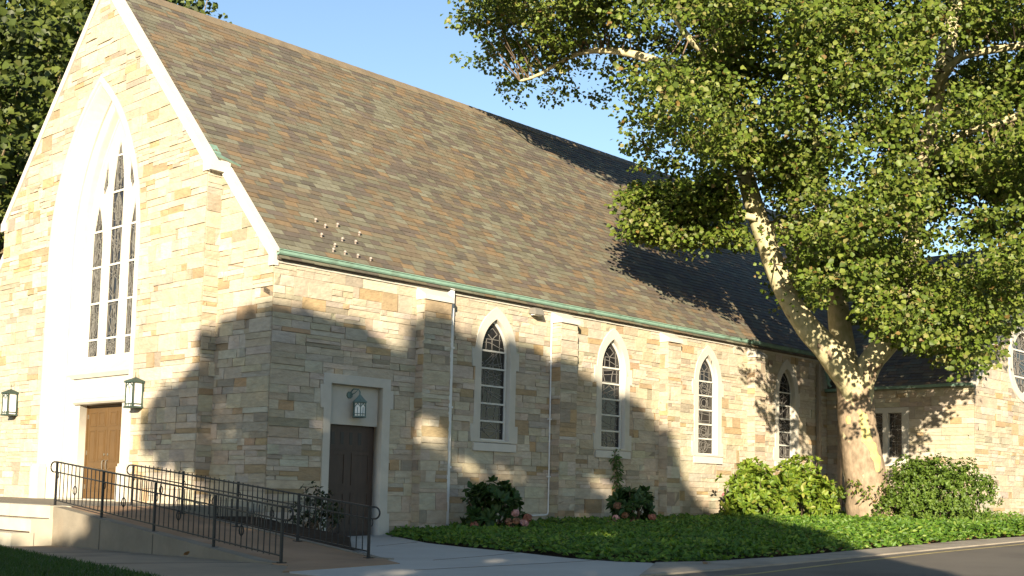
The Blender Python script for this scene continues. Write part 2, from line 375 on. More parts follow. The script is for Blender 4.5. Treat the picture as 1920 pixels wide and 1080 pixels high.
while x < 31:                                                            # ridge cap pieces
    w = .42
    for sg in (1, -1):
        P = [(x, YC, roof_z(YC)+.05), (x+w-.01, YC, roof_z(YC)+.045), (x+w-.01, YC-sg*.17, roof_z(YC-.17)+.03), (x, YC-sg*.17, roof_z(YC-.17)+.038)]
        rc.poly(P); Q = [(p[0], p[1], p[2]-.03) for p in P]; rc.poly([P[2], P[3], Q[3], Q[2]]); rc.poly([P[0], P[3], Q[3], Q[0]])
    x += w
rc.build('ridge_cap', M['ridge'], roof)
# snow guards above the eave near the corner
g0 = MB()
g0.tube([(0, 0, 0), (0, -.02, .06)], [.028, .022], 6); g0.tube([(0, -.02, .055), (0, -.03, .10)], [.045, .03], 8); g0.box((-.03, -.05, .045), (.03, .0, .06))
sg_px = [(590, 415), (608, 426), (631, 424), (601, 443), (640, 451), (672, 440), (665, 456), (626, 462), (623, 471), (645, 476), (669, 482), (693, 488)]
first = None
for i, (px, py) in enumerate(sg_px):
    r = ray(px, py); t = (5.26+SL*CAM[1]-CAM[2])/(r[2]-SL*r[1]); P = CAM+r*t
    if first is None: o = first = g0.build('snow_guard', mat('snow guard', (.24, .20, .17), .5, var=.3), roof)
    else: o = first.copy(); COL.objects.link(o); o.parent = roof
    o.location = (P[0], P[1]-.02, P[2]-.02); o.scale = (.8, .8, .8)
# gutters of weathered copper
def gutter(name, p, q, out, parent):
    p, q, out = Vector(p), Vector(q), Vector(out); up = Vector((0, 0, 1)); g = MB(); n = 12; rg = random.Random(int(p.x*7))
    prof = [(-.02, .02), (.06, .01), (.12, .03), (.14, .055), (.14, .105), (.158, .108), (.158, .125), (.12, .125), (.12, .06), (-.02, .06)]
    sec = []
    for i in range(n+1):
        b = p.lerp(q, i/n)+up*rg.uniform(-.008, .008); sec.append([b+out*a+up*z for a, z in prof])
    for i in range(n): g.loft(sec[i], sec[i+1], True)
    g.poly(sec[0]); g.poly(sec[-1])
    for i in range(1, n): c = p.lerp(q, i/n); d = (q-p).normalized()*.014; g.loft([v-d+out*.004 for v in sec[i][1:7]], [v+d+out*.004 for v in sec[i][1:7]])
    o = g.build(name, M['copper'], parent); return o
gutter('gutter', (.01, 0, 5.15), (19.6, 0, 5.15), (0, -1, 0), church)
e = MB(); e.box((0.02, -.02, 5.09), (20.2, -.10, 5.152)); e.box((.02, -.02, 5.04), (20.2, -.045, 5.09), m=1); e.build('eave_board', [M['soffit'], M['lime']], church)
# copings of the gable
mb = MB()
def coping(y0, z0, y1, z1, x0, x1, th=.16):
    n = 9; rg = random.Random(int(z0*9+y0))
    for i in range(n):
        a, b = i/n, (i+1)/n-.004/abs(y1-y0)*1.5
        ya, yb, za, zb = y0+(y1-y0)*a, y0+(y1-y0)*b, z0+(z1-z0)*a, z0+(z1-z0)*b; j = rg.uniform(-.003, .003)
        P = [(x, y, z+dz) for x in (x0+j, x1) for (y, z, dz) in ((ya, za, -th*1.45), (yb, zb, -th*1.45), (yb, zb, 0), (ya, za, 0))]
        mb.idx(P, [(0, 1, 2, 3), (7, 6, 5, 4), (0, 4, 5, 1), (1, 5, 6, 2), (2, 6, 7, 3), (3, 7, 4, 0)])
for sg in (1, -1):
    yy = lambda y: y if sg > 0 else 2*YC-y
    coping(yy(1.72), roof_z(1.72)+.10, YC, roof_z(YC)+.10, XB-.06, XB+.16)
    coping(yy(-.02), roof_z(-.02)+.06, yy(1.80), roof_z(1.80)+.06, -.07, .10)
    mb.box((XB-.055, yy(1.66), roof_z(1.72)-.12), (.06, yy(1.93), roof_z(1.72)+.085))     # kneeler block over the return
    mb.box((-.06, yy(-.05), 4.98), (.06, yy(.10), 5.2))
mb.build('coping', M['cope'], church)
mb = MB(); A_, B_ = (-.24, 3.10), (.39, 2.87); mb.poly([ROOF(A_[0], A_[1], .06), ROOF(A_[0], A_[1]+.14, .03), ROOF(B_[0], B_[1]+.05, .02), ROOF(B_[0], B_[1], .03)]); mb.poly([ROOF(A_[0], A_[1], .06), ROOF(B_[0], B_[1], .03), ROOF(B_[0], B_[1], -.01), ROOF(A_[0], A_[1], -.01)])
mb.poly([(XB+.15, 1.84, roof_z(1.84)), (.07, 1.84, roof_z(1.84)), (.07, 2.2, roof_z(2.2)+.02), (XB+.15, 2.2, roof_z(2.2)+.02)])
mb.build('copper_flashing', M['copper'], roof)
# buttresses
for (x0, x1, p) in ((3.52, 4.27, .25), (7.66, 8.24, .31), (11.80, 12.34, .28), (15.87, 16.40, .26)):
    mb = MB(); mb.box((x0+.01, 0.05, -.3), (x1-.01, -p+.012, 4.82), m=1)
    stones(mb, lambda s, t, d=0, p=p: (s, -p-d+.014, t), x0, x1, -.3, 4.8, seed=int(x0*10))
    stones(mb, lambda s, t, d=0, x0=x0: (x0-d+.014, -s, t), -.0, p, -.3, 4.8, seed=int(x0*10)+1)
    stones(mb, lambda s, t, d=0, x1=x1: (x1+d-.014, -s, t), -.0, p, -.3, 4.8, seed=int(x0*10)+2)
    b = mb.build('buttress', [M['stone'], M['mortar']], church)
    c = MB(); a0, a1, q = x0-.03, x1+.03, p+.05
    P = [(a0, -.0, 4.8), (a1, -.0, 4.8), (a1, -q, 4.8), (a0, -q, 4.8), (a0, -.0, 5.07), (a1, -.0, 5.07), (a1, -q, 4.90), (a0, -q, 4.90)]
    c.idx(P, [(0, 1, 2, 3), (4, 7, 6, 5), (0, 4, 5, 1), (1, 5, 6, 2), (2, 6, 7, 3), (3, 7, 4, 0)]); c.build('cap', M['cope'], b)
# leaded glazing
def leads(mb, F, O, bars, seed, d, w=.016, diamond=True):
    rg = random.Random(seed)
    def line(P, wd=w):
        for (a, b) in zip(P[:-1], P[1:]):
            if abs(a[0]-O.c) > O.hw(a[1])-.01 or abs(b[0]-O.c) > O.hw(b[1])-.01 or a[1] > O.z1-.03: continue
            dx, dy = b[0]-a[0], b[1]-a[1]; l = math.hypot(dx, dy) or 1; nx, ny = -dy/l*wd/2, dx/l*wd/2
            q = [(a[0]+nx, a[1]+ny), (b[0]+nx, b[1]+ny), (b[0]-nx, b[1]-ny), (a[0]-nx, a[1]-ny)]
            f = [F(s, t, d+.008) for s, t in q]; k = [F(s, t, d-.002) for s, t in q]
            mb.idx(f+k, [(0, 1, 2, 3), (0, 4, 5, 1), (2, 6, 7, 3)])
    def curve(f, n=12): line([f(i/n) for i in range(n+1)])
    for z0, z1 in zip(bars[:-1], bars[1:]):
        H = z1-z0; hw = O.hw((z0+z1)/2)
        if hw < .03: continue
        c = O.c; X = lambda u: c+(2*u-1)*hw; Z = lambda v: z0+H*v
        if z1 >= O.z1-.02 and diamond:
            zc = z0+H*.62; a, b = hw*.5, H*.2
            line([(c, zc-b), (c+a, zc), (c, zc+b), (c-a, zc), (c, zc-b)]); line([(c, zc-b), (c, z0)]); line([(c-a, zc), (c-a*2.2, zc)]); line([(c+a, zc), (c+a*2.2, zc)])
            curve(lambda u: (c+(2*u-1)*O.w, z0+H*.22+.05*math.sin(5*u))); curve(lambda u: (c+(2*u-1)*O.w, z0+H*.42)); line([(c-hw*.6, z0), (c-hw*.55, z0+H*.42)])
            line([(c+hw*.75, z0), (c+hw*.75, zc)])
            continue
        k = rg.randrange(4)
        if k == 0:
            for r_ in (.22, .36): line([(c+hw*r_*1.3*math.cos(a*.4488), Z(.5)+H*r_*1.15*math.sin(a*.4488)) for a in range(15)])
        if k == 1:
            for q in range(4): a, b = rg.random(), rg.random(); line([(X(a), Z(0)), (X(b), Z(1))], w)
        for q in range(rg.randint(2, 3)):
            v0, v1, am, ph = rg.random(), rg.random(), rg.uniform(.02, .14), rg.uniform(0, 6)
            curve(lambda u: (X(u), Z(v0+(v1-v0)*u+am*math.sin(4*u+ph))))
        for q in range(rg.randint(2, 3)):
            u0, am, ph = rg.uniform(.12, .88), rg.uniform(.01, .07), rg.uniform(0, 6)
            curve(lambda v: (X(u0+am*math.sin(3*v+ph)), Z(v)))
        if k == 2: line([(X(.15), Z(.1)), (X(.15), Z(.9)), (X(.85), Z(.9)), (X(.85), Z(.1)), (X(.15), Z(.1))])
        if k == 3: line([(X(.5), Z(.1)), (X(.8), Z(.5)), (X(.5), Z(.9)), (X(.2), Z(.5)), (X(.5), Z(.1))])
def earred(c, w, we, zs, h, z0, ears):
    A = Arch(c, z0, zs, w, h); R = [p for p in A.pts(10) if p[0] >= c-1e-6]; R = [p for p in R if p[1] > zs+.05]
    right = []
    z = z0; cur = []
    for a, b in ears: cur += [(c+w, a), (c+we, a), (c+we, b), (c+w, b)]
    right = ([(c+w, z0)] if ears[0][0] > z0+.01 else [])+[p for p in cur if p[1] >= z0-1e-6]
    if ears[0][0] <= z0+.01: right = [p for p in right if p != (c+w, ears[0][0])]
    right = right+R
    left = [(2*c-x, z) for x, z in reversed(right) if abs(x-c) > 1e-6]
    return right+left
for i, c in enumerate(WIN):
    sur = plate('window_surround', earred(c, .63, .72, 3.95, .99, 1.995, [(1.995, 2.36), (3.60, 3.98)]), [Arch(c, 2.03, 3.95, .45, .73).pts(12)], SIDE, -.15, .04, M['lime'], church, bev=.006)
    s = MB(); P = []
    s.idx([SIDE(c+a, t, d) for a in (-.66, .66) for t, d in ((1.80, -.1), (1.80, .065), (1.965, .065), (2.03, -.13))], [(0, 1, 2, 3), (7, 6, 5, 4), (0, 4, 5, 1), (1, 5, 6, 2), (2, 6, 7, 3)])
    s.build('sill', M['cope'], sur)
    O = Arch(c, 2.03, 3.95, .43, .70); Oi = Arch(c, 2.07, 3.95, .395, .655)
    fr = plate('window', Arch(c, 2.03, 3.95, .455, .735).pts(12), [Oi.pts(12)], SIDE, -.13, -.085, M['frame'], church)
    bars = [2.07+.382*k for k in range(6)]
    for z in bars[1:]: b = MB(); b.box((c-.40, z-.019, -.12), (c+.40, z+.019, -.078), SIDE); b.build('glazing_bar', M['frame'], fr)
    g = MB(); g.poly([SIDE(a, t, -.11) for a, t in Arch(c, 2.03, 3.95, .44, .71).pts(12)]); g.build('glass', M['glass'], fr)
    l = MB(); leads(l, SIDE, Oi, bars+[Oi.z1], 40+i*3, -.11, .013); l.build('lead_came', M['lead'], fr)
# side door
sur = plate('door_surround', [(2.86, -.05), (2.92, -.05), (2.92, .45), (2.86, .45), (2.86, 2.52), (2.93, 2.52), (2.93, 2.88), (2.86, 2.88), (2.86, 3.1), (1.22, 3.1), (1.22, 2.88), (1.15, 2.88), (1.15, 2.45), (1.22, 2.45), (1.22, -.05)],
            [[(1.385, -.02), (2.665, -.02), (2.665, 2.93), (1.385, 2.93)]], SIDE, -.2, .045, M['lime'], church, bev=.006)
t = MB(); t.box((1.37, 2.16, -.2), (2.68, 2.94, -.10), SIDE); t.build('transom_panel', M['lime'], sur)
d = MB(); d.box((1.38, -.02, -.24), (2.67, 2.17, -.19), SIDE)
for px0, px1, z0, z1 in ((.12, .56, .25, .86), (.72, 1.16, .25, .86), (.12, .56, 1.0, 1.62), (.72, 1.16, 1.0, 1.62)):
    for a, b in (((1.385+px0, z0), (1.385+px1, z0+.03)), ((1.385+px0, z1-.03), (1.385+px1, z1)), ((1.385+px0, z0+.03), (1.385+px0+.03, z1-.03)), ((1.385+px1-.03, z0+.03), (1.385+px1, z1-.03))):
        d.box((a[0], a[1], -.192), (b[0], b[1], -.175), SIDE)
for z in (.12, .93, 1.70, 2.1): d.box((1.40, z-.02, -.192), (2.65, z+.02, -.18), SIDE)
sd = d.build('side_door', M['wdoor'], church); 
for k in range(4): d = MB(); d.box((1.60+.22*k, 1.78, -.192), (1.68+.22*k, 2.02, -.186), SIDE); d.build('slot_pane', M['slot'], sd)
d = MB(); d.tube([SIDE(1.47, .92, -.19), SIDE(1.47, .92, -.14), SIDE(1.53, .92, -.13)], .015, 6); d.build('handle', M['brass'], sd)
# portal and great window
def ring(mbx, prof, n=16, z0=.5):
    """prof: list of (half width, apex, spring, x)"""
    rows = [[(x, a, t) for a, t in Arch(YC, z0, zs, w, ap-zs).pts(n, z0)] for w, ap, zs, x in prof]
    for A, B in zip(rows[:-1], rows[1:]): mbx.loft(A, B)
mb = MB()
ring(mb, [(2.03, 9.88, 6, XB), (2.03, 9.88, 6, XB-.035), (1.98, 9.82, 6, XB-.05), (1.90, 9.74, 6, XB-.05), (1.88, 9.71, 6, XB-.015), (1.84, 9.67, 6, XB-.015), (1.81, 9.63, 6, XB+.02),
          (1.47, 9.42, 6, -.07), (1.47, 9.42, 6, -.03), (1.38, 9.33, 6, -.03), (1.34, 9.28, 6, .0), (1.26, 9.2, 6, .02), (1.25, 9.18, 6, .05), (1.23, 9.14, 6, .16), (1.17, 9.06, 6, .16), (1.15, 9.02, 6, .23)])
for sg in (1, -1):                                                       # plinth blocks
    P = [YC+sg*1.72, YC+sg*2.12]; mb.box((XB+.05, P[0], .45), (XB-.13, P[1], 1.28)); mb.box((XB+.05, P[0]+sg*.02, 1.28), (XB-.11, P[1]-sg*.03, 1.34))
mb.build('portal_surround', M['lime'], church)
lights = [Arch(YC, 3.72, 7.2, .275, 1.42)]+[Arch(YC+s*.81, 3.72, 6.2, .245, 1.02) for s in (1, -1)]
def kite(s): return [(YC+s*.62, 7.32), (YC+s*.73, 7.55), (YC+s*.60, 7.98), (YC+s*.48, 8.16), (YC+s*.44, 7.62)]
FT = GAB(.225)
win = plate('gable_window', Arch(YC, 3.55, 6, 1.2, 3.06).pts(16), [a.pts(10) for a in lights]+[kite(1), kite(-1)], FT, -.06, .045, M['lime'], church, bev=.012)
g = MB(); g.poly([FT(a, t, .0) for a, t in Arch(YC, 3.55, 6, 1.15, 2.98).pts(14)]); g.build('glass', M['glass'], win)
l = MB(); b = MB()
for k, O in enumerate(lights):
    zb = [O.z0, 4.12]+[4.12+.82*j for j in range(1, 6) if 4.12+.82*j < O.z1-.15]
    leads(l, FT, O, zb+[O.z1], 90+k, 0.004, .013, diamond=False); leads(l, FT, O, zb+[O.z1], 190+k, 0.004, .009, diamond=False)
    for z in zb[1:]: b = MB(); b.box((O.c-O.hw(z)-.01, z-.022, .0), (O.c+O.hw(z)+.01, z+.022, .03), FT); b.build('glazing_bar', M['frame'], win)
    b = MB(); b.box((O.c-O.w-.005, O.z0-.03, .0), (O.c+O.w+.005, O.z0+.02, .05), FT); b.build('glazing_bar', M['frame'], win)
for s in (1, -1):
    O = Arch(YC+s*.59, 7.3, 7.6, .11, .5); leads(l, FT, O, [7.3, 7.7, 8.1], 300, 0.004, .012, diamond=False)
l.build('lead_came', mat('dark lead came', (.15, .145, .13), .6, var=.2), win)
mb = MB()
mb.idx([GAB(0)(YC+a, t, d) for a in (-1.75, 1.75) for t, d in ((3.24, .0), (3.33, .05), (3.38, .05), (3.60, -.2), (3.2, -.2))], [(0, 1, 6, 5), (1, 2, 7, 6), (2, 3, 8, 7), (3, 4, 9, 8)])
mb.build('sill', M['lime'], win)
# stone panel with the double doors below
PX0 = .04
pan = plate('door_surround', [(YC-1.5, .4), (YC+1.5, .4), (YC+1.5, 3.3), (YC-1.5, 3.3)], [[(YC-.93, .5), (YC+.93, .5), (YC+.93, 2.66), (YC-.93, 2.66)]], GAB(PX0), -.26, .0, M['lime'], church)
mb = MB(); mb.idx([GAB(PX0)(YC+a, t, d) for a in (-1.12, 1.12) for t, d in ((2.66, -.02), (2.66, .05), (2.70, .09), (2.77, .09), (2.80, .0))], [(0, 1, 6, 5), (1, 2, 7, 6), (2, 3, 8, 7), (3, 4, 9, 8), (0, 1, 2, 3, 4), (9, 8, 7, 6, 5)])
mb.build('lintel', M['lime'], pan)
mb = MB(); mb.box((XB-.1, YC-1.3, .45), (.3, YC+1.3, .595)); mb.build('threshold', M['step'], pan)
FD = GAB(.235)
mb = MB(); 
for sg in (1, -1): mb.box((YC+sg*.93, .59, -.05), (YC+sg*.885, 2.66, .03), FD)
mb.box((YC-.885, 2.61, -.05), (YC+.885, 2.66, .03), FD); mb.build('door_frame', M['door'], pan)
for sg in (1, -1):
    d = MB(); a0, a1 = YC+sg*.006, YC+sg*.88
    d.box((a0, .605, -.04), (a1, 2.605, .0), FD)
    for u0, u1 in ((.10, .40), (.50, .80)):
        for z0, z1 in ((.75, 1.28), (1.40, 2.10), (2.18, 2.50)):
            p0, p1 = YC+sg*u0, YC+sg*u1
            for q in (((u0, z0), (u1, z0+.025)), ((u0, z1-.025), (u1, z1)), ((u0, z0+.025), (u0+.025, z1-.025)), ((u1-.025, z0+.025), (u1, z1-.025))):
                d.box((YC+sg*q[0][0], q[0][1], -.001), (YC+sg*q[1][0], q[1][1], .012), FD)
            d.box((YC+sg*(u0+.055), z0+.055, -.001), (YC+sg*(u1-.055), z1-.055, .008), FD)
    leaf = d.build('door', M['door'], church)
    hnd = MB(); hnd.tube([FD(YC+sg*.08, 1.22, 0), FD(YC+sg*.08, 1.24, .05), FD(YC+sg*.085, 1.33, .06), FD(YC+sg*.08, 1.42, .05), FD(YC+sg*.08, 1.44, 0)], .012, 6); hnd.tube([FD(YC+sg*.08, 1.56, 0), FD(YC+sg*.08, 1.56, .02)], .025, 8)
    hnd.build('handle', M['brass'], leaf)
    for z in (.85, 1.6, 2.4): hg = MB(); hg.tube([FD(YC+sg*.885, z-.05, .012), FD(YC+sg*.885, z+.05, .012)], .011, 6); hg.build('hinge', M['brass'], leaf)
# downspouts and conduit
def pipe(name, pts, r, m, sq=False):
    p = MB()
    if sq:
        for a, b in zip(pts[:-1], pts[1:]): p.bar(a, b, r*2, r*1.7, up=(0, 1, 0))
    else: p.tube(pts, r, 8)
    z0, z1 = min(q[2] for q in pts), max(q[2] for q in pts); x, y = pts[len(pts)//2][0], pts[len(pts)//2][1]
    for k in range(1, 4):
        z = z0+(z1-z0)*k/4; p.box((x-r*1.35, y-r*1.2, z-.02), (x+r*1.35, y+.05, z+.02))
    return p.build(name, m, church)
pipe('downspout', [(4.40, -.09, 5.14), (4.40, -.09, .18)], .055, M['white'], True)
pipe('downspout', [(19.66, -.09, 4.95), (19.66, -.09, .3)], .06, mat('tan painted pipe', (.28, .23, .17), .6), True)
pipe('downspout', [(20.18, -.50, 4.1), (20.18, -.50, .3)], .055, mat('brown painted pipe', (.22, .17, .12), .6), True)
pipe('downspout', [(19.75, -.12, 5.12), (19.95, -.16, 4.85), (20.05, -.2, 4.4), (20.1, -.25, 4.3)], .045, M['copper'])
c = MB(); c.tube([(7.62, -.05, 4.95), (7.62, -.05, .52), (7.60, -.05, .46), (7.54, -.05, .44), (7.0, -.05, .42)], .018, 6)
for z in (1.3, 2.6, 3.9): c.box((7.58, -.07, z-.015), (7.66, -.0, z+.015))
c.build('conduit', M['white'], church)
# transept
TY, TZ, TS, TXR = -4.54, 4.14, .86, 25.9
FW = GAB(L_END); FE = ENDW(TY)
twin = [Rect(-1.66, 2.16, 3.48, .17), Rect(-2.20, 2.16, 3.48, .22)]
mb = MB()
merge_into(mb, plate('w', [(TY, -.4), (.05, -.4), (.05, TZ+.05), (TY, TZ+.05)], [r.pts() for r in twin], FW, -.3, 0, M['mortar'], None), 1)
stones(mb, FW, TY, 0.0, -.3, TZ, opens=[Rect(-1.94, 2.10, 3.58, .56)], seed=51)
mb.build('transept_wall', [M['stone'], M['mortar']], church)
rose = Circ(23.88, 5.1, .98)
XE = 2*TXR-L_END
mb = MB()
merge_into(mb, plate('w', [(L_END, -.4), (XE, -.4), (XE, TZ), (TXR, TZ+TS*(TXR-L_END)), (L_END, TZ)], [rose.pts()], FE, -.3, 0, M['mortar'], None), 1)
stones(mb, FE, L_END, XE, -.3, 9.2, clips=[(-TS, 1, TZ-TS*L_END-.02), (TS, 1, TZ+TS*XE-.02)], opens=[Circ(23.88, 5.1, 1.02)], seed=61)
mb.poly([(XE, TY, -.3), (XE, 3, -.3), (XE, 3, TZ), (XE, TY, TZ)], m=1)
mb.build('transept_end_wall', [M['stone'], M['mortar']], church)
TC = 1/math.sqrt(1+TS*TS); TN = TS*TC
def TROOF(s, t, d=0): return (L_END-.14+t*TC-d*TN, s, TZ+.12-.14*TS+t*TN+d*TC)
mb = MB(); mb.poly([TROOF(TY+.06, 0, -.004), TROOF(6, 0, -.004), TROOF(6, 7.7, -.004), TROOF(TY+.06, 7.7, -.004)], (.06, .05, .045))
P = [TROOF(TY+.06, 7.7), TROOF(6, 7.7)]; mb.poly([P[0], P[1], (XE, 6, TZ), (XE, TY+.06, TZ)], (.06, .05, .045))
slates(mb, TROOF, TY+.06, 4.4, 7.6, 17, keep=lambda a, b, t: t*TN+TZ > roof_z(max(-.1, a))-.1 or a < 0)
mb.build('transept_roof', M['slate'], church)
gutter('gutter', (L_END, .10, TZ-.02), (L_END, TY-.01, TZ-.02), (-1, 0, 0), church)
mb = MB(); n = 8
for i in range(n):
    a, b = i/n, (i+1)/n-.002; xa, xb = L_END-.02+(TXR-L_END)*a, L_END-.02+(TXR-L_END)*b; za, zb = TZ+.16+TS*(xa-L_END), TZ+.16+TS*(xb-L_END)
    P = [(x, y, z) for y in (TY-.05, TY+.12) for (x, z) in ((xa, za-.2), (xb, zb-.2), (xb, zb), (xa, za))]
    mb.idx(P, [(0, 1, 2, 3), (7, 6, 5, 4), (0, 4, 5, 1), (2, 6, 7, 3), (1, 5, 6, 2), (3, 7, 4, 0)])
mb.build('transept_coping', M['cope'], church)
sur = plate('window_surround', [(-1.30, 2.05), (-1.30, 3.62), (-2.62, 3.62), (-2.62, 2.05)], [r.pts() for r in twin], FW, -.14, .035, M['lime'], church, bev=.006)
s = MB(); s.box((-1.25, 1.93, -.1), (-2.67, 2.05, .06), FW); s.build('sill', M['cope'], sur)
for i, r in enumerate(twin):
    fr = plate('window', [(p[0]+(.004 if p[0] > r.c else -.004), p[1]) for p in r.pts()], [Rect(r.c, r.z0+.025, r.z1-.025, r.w-.025).pts()], FW, -.11, -.07, M['grey'], church)
    g = MB(); g.poly([FW(a, t, -.1) for a, t in r.pts()]); g.build('glass', M['glass'], fr)
    l = MB(); leads(l, FW, r, [2.16, 2.6, 3.04, 3.6], 70+i, -.1, .014, diamond=False); l.build('lead_came', M['lead'], fr)
sur = plate('window_surround', Circ(23.88, 5.1, 1.16).pts(48), [Circ(23.88, 5.1, .93).pts(48)], FE, -.16, .06, M['lime'], church, bev=.015)
fr = plate('rose_window', Circ(23.88, 5.1, .95).pts(48), [Circ(23.88, 5.1, .88).pts(48)], FE, -.13, -.08, M['frame'], church)
g = MB(); g.poly([FE(a, t, -.115) for a, t in Circ(23.88, 5.1, .94).pts(48)]); g.build('glass', M['glass'], fr)
l = MB(); leads(l, FE, Circ(23.88, 5.1, .88), [4.22, 4.7, 5.5, 5.98], 80, -.11, .018, diamond=False); leads(l, FE, Circ(23.88, 5.1, .88), [4.22, 4.7, 5.5, 5.98], 85, -.11, .018, diamond=False); l.build('lead_came', M['lead'], fr)
for z in (4.7, 5.5): hw = rose.hw(z); b = MB(); b.box((23.88-hw, z-.025, -.12), (23.88+hw, z+.025, -.07), FE); b.build('glazing_bar', M['frame'], fr)
# ------------------------------------------------------------------ lanterns and floodlight
def box_lantern(y, label):
    t = thing('wall_lantern', label, 'lantern', (XB, y, 2.45), 'lanterns beside the brown doors'); F = GAB(XB-.02)
    f = MB(); hw, z0, z1, dp = .135, 2.47, 2.98, .24
    f.box((y-hw, z0, .0), (y+hw, z1, .03), F)
    for a in (-hw, hw):
        for dd in (.03, dp): f.box((y+a-.014, z0, dd-.014), (y+a+.014, z1, dd+.014), F)
    for z, h_, gw in ((z0-.02, .035, .03), (z0+.055, .02, .012), (z1-.02, .04, .035)): f.box((y-hw-gw, z, .0), (y+hw+gw, z+h_, dp+gw), F)
    for a in (-.07, .0, .07): f.box((y+a-.008, z0, dp-.005), (y+a+.008, z0+.07, dp+.008), F)
    for a in (-.05, .05):                                                # tracery of the front pane
        f.box((y+a-.006, z1-.14, dp-.004), (y+a+.006, z1-.02, dp+.008), F)
    f.box((y-.006, z0+.06, dp-.004), (y+.006, z1-.08, dp+.008), F)
    A = Arch(y, z1-.2, z1-.16, .13, .13); P = A.pts(6)
    for p, q in zip(P[:-1], P[1:]): f.bar(F(p[0], p[1], dp+.004), F(q[0], q[1], dp+.004), .012)
    f.build('lantern_frame', M['dcopper'], t)
    g = MB(); g.box((y-hw+.015, z0+.02, .03), (y+hw-.015, z1-.02, dp-.004), F); g.build('milk_glass', M['milk'], t)
    c = MB(); top = F(y, z1+.10, dp*.5)
    q = [F(y-hw-.03, z1+.02, 0), F(y+hw+.03, z1+.02, 0), F(y+hw+.03, z1+.02, dp+.03), F(y-hw-.03, z1+.02, dp+.03)]
    for i in range(4): c.poly([q[i], q[(i+1) % 4], top])
    c.bar(top, F(y, z1+.2, dp*.5), .008); c.build('lantern_cap', M['dcopper'], t)
    return reparent(t)
box_lantern(9.60, 'green copper box lantern with white panes on the sunny wall left of the double doors')
box_lantern(3.93, 'green copper box lantern with white panes right of the double doors beside the shadow')
t = thing('wall_lantern', 'small verdigris hexagonal lantern hanging from a bracket over the dark side door', 'lantern', (2.03, -.0, 2.3))
lc = (2.05, .10, 0); yb = -.08; f = MB(); R = .125
hexa = lambda r, z: [(2.05+r*math.cos(math.pi/3*k), yb+r*math.sin(math.pi/3*k), z) for k in range(6)]
for k in range(6):
    f.bar(hexa(R, 2.32)[k], hexa(R, 2.60)[k], .014)
    for a, b in ((2.32, .03), (2.375, .012), (2.595, .03)): f.bar(hexa(R, a)[k], hexa(R, a)[(k+1) % 6], b)
    p, q = Vector(hexa(R, 2.5)[k]), Vector(hexa(R, 2.5)[(k+1) % 6]); mid = (p+q)/2+Vector((0, 0, .08)); f.bar(p, mid, .010); f.bar(q, mid, .010)
    p, q = Vector(hexa(R, 2.32)[k]), Vector(hexa(R, 2.32)[(k+1) % 6]); f.bar((p+q)/2, (p+q)/2+Vector((0, 0, .18)), .008)
f.build('lantern_frame', M['patina'], t)
g = MB(); g.loft(hexa(R-.015, 2.335), hexa(R-.015, 2.59), True); g.poly(hexa(R-.015, 2.335)); g.build('milk_glass', M['milk'], t)
c = MB(); c.loft(hexa(R+.035, 2.60), hexa(.06, 2.70), True); c.loft(hexa(.06, 2.70), hexa(.02, 2.75), True); c.poly(hexa(.02, 2.75)); c.poly(hexa(R+.035, 2.60)); c.build('lantern_cap', M['patina'], t)
c = MB(); c.tube([(1.93, .10, 2.74), (1.93, .07, 2.74)], .07, 8); c.tube([(1.93, .09, 2.76), (1.97, .02, 2.86), (2.03, -.06, 2.85), (2.05, yb, 2.80), (2.05, yb, 2.74)], .013, 6); c.tube([(1.93, .09, 2.72), (1.99, .0, 2.78), (2.02, -.05, 2.84)], .009, 6)
c.build('bracket', M['patina'], t); reparent(t)
t = thing('floodlight', 'grey metal floodlight under the green copper gutter between two buttresses', 'floodlight', (7.0, -.05, 4.95))
b = MB(); x0, x1 = 6.86, 7.16
b.idx([(x0, -.04, 4.93), (x1, -.04, 4.93), (x1, -.26, 4.90), (x0, -.26, 4.90), (x0+.03, -.04, 5.06), (x1-.03, -.04, 5.06), (x1-.03, -.20, 5.05), (x0+.03, -.20, 5.05)], [(0, 3, 2, 1), (4, 5, 6, 7), (0, 1, 5, 4), (1, 2, 6, 5), (2, 3, 7, 6), (3, 0, 4, 7)])
b.build('housing', M['grey'], t); b = MB(); b.box((x0+.03, -.235, 4.893), (x1-.03, -.07, 4.91)); b.build('lens', M['milk'], t)
b = MB(); b.box((6.97, .0, 4.95), (7.05, -.05, 5.04)); b.build('mount', M['grey'], t); reparent(t)
# ------------------------------------------------------------------ ground
gx = np.unique(np.concatenate([np.arange(-40, 50, 2.), [-900, -400, -200, -100, -60, 70, 110, 200, 400, 900]])); gy = np.unique(np.concatenate([np.arange(-40, 40, 2.), [-900, -400, -200, -100, -60, 60, 110, 200, 400, 900]]))
mb = MB(); vs = [(x, y, gz(min(x, 40), y)-.035) for y in gy for x in gx]; nx = len(gx)
mb.idx(vs, [(j*nx+i, j*nx+i+1, (j+1)*nx+i+1, (j+1)*nx+i) for j in range(len(gy)-1) for i in range(nx-1)])
struct(mb.build('ground', M['soil']))
def patch(name, A, B, off, m, n=40, k=8, sk=.06):
    A, B = resample(A, n), resample(B, n); b = MB()
    G = [[(a[0]+(c[0]-a[0])*j/k, a[1]+(c[1]-a[1])*j/k) for j in range(k+1)] for a, c in zip(A, B)]
    G = [[(x, y, gz(x, y)+off) for x, y in r] for r in G]
    for r, s in zip(G[:-1], G[1:]): b.loft(r, s)
    for e in ([r[0] for r in G], [r[-1] for r in G], G[0], G[-1]): b.loft(e, [(x, y, z-sk) for x, y, z in e])
    return struct(b.build(name, m))
road_px = [(1199, 1080), (1326, 1070.5), (1500, 1055), (1654, 1040), (1747, 1031), (1920, 1014.5)]
road = [on_ground(*p) for p in road_px]
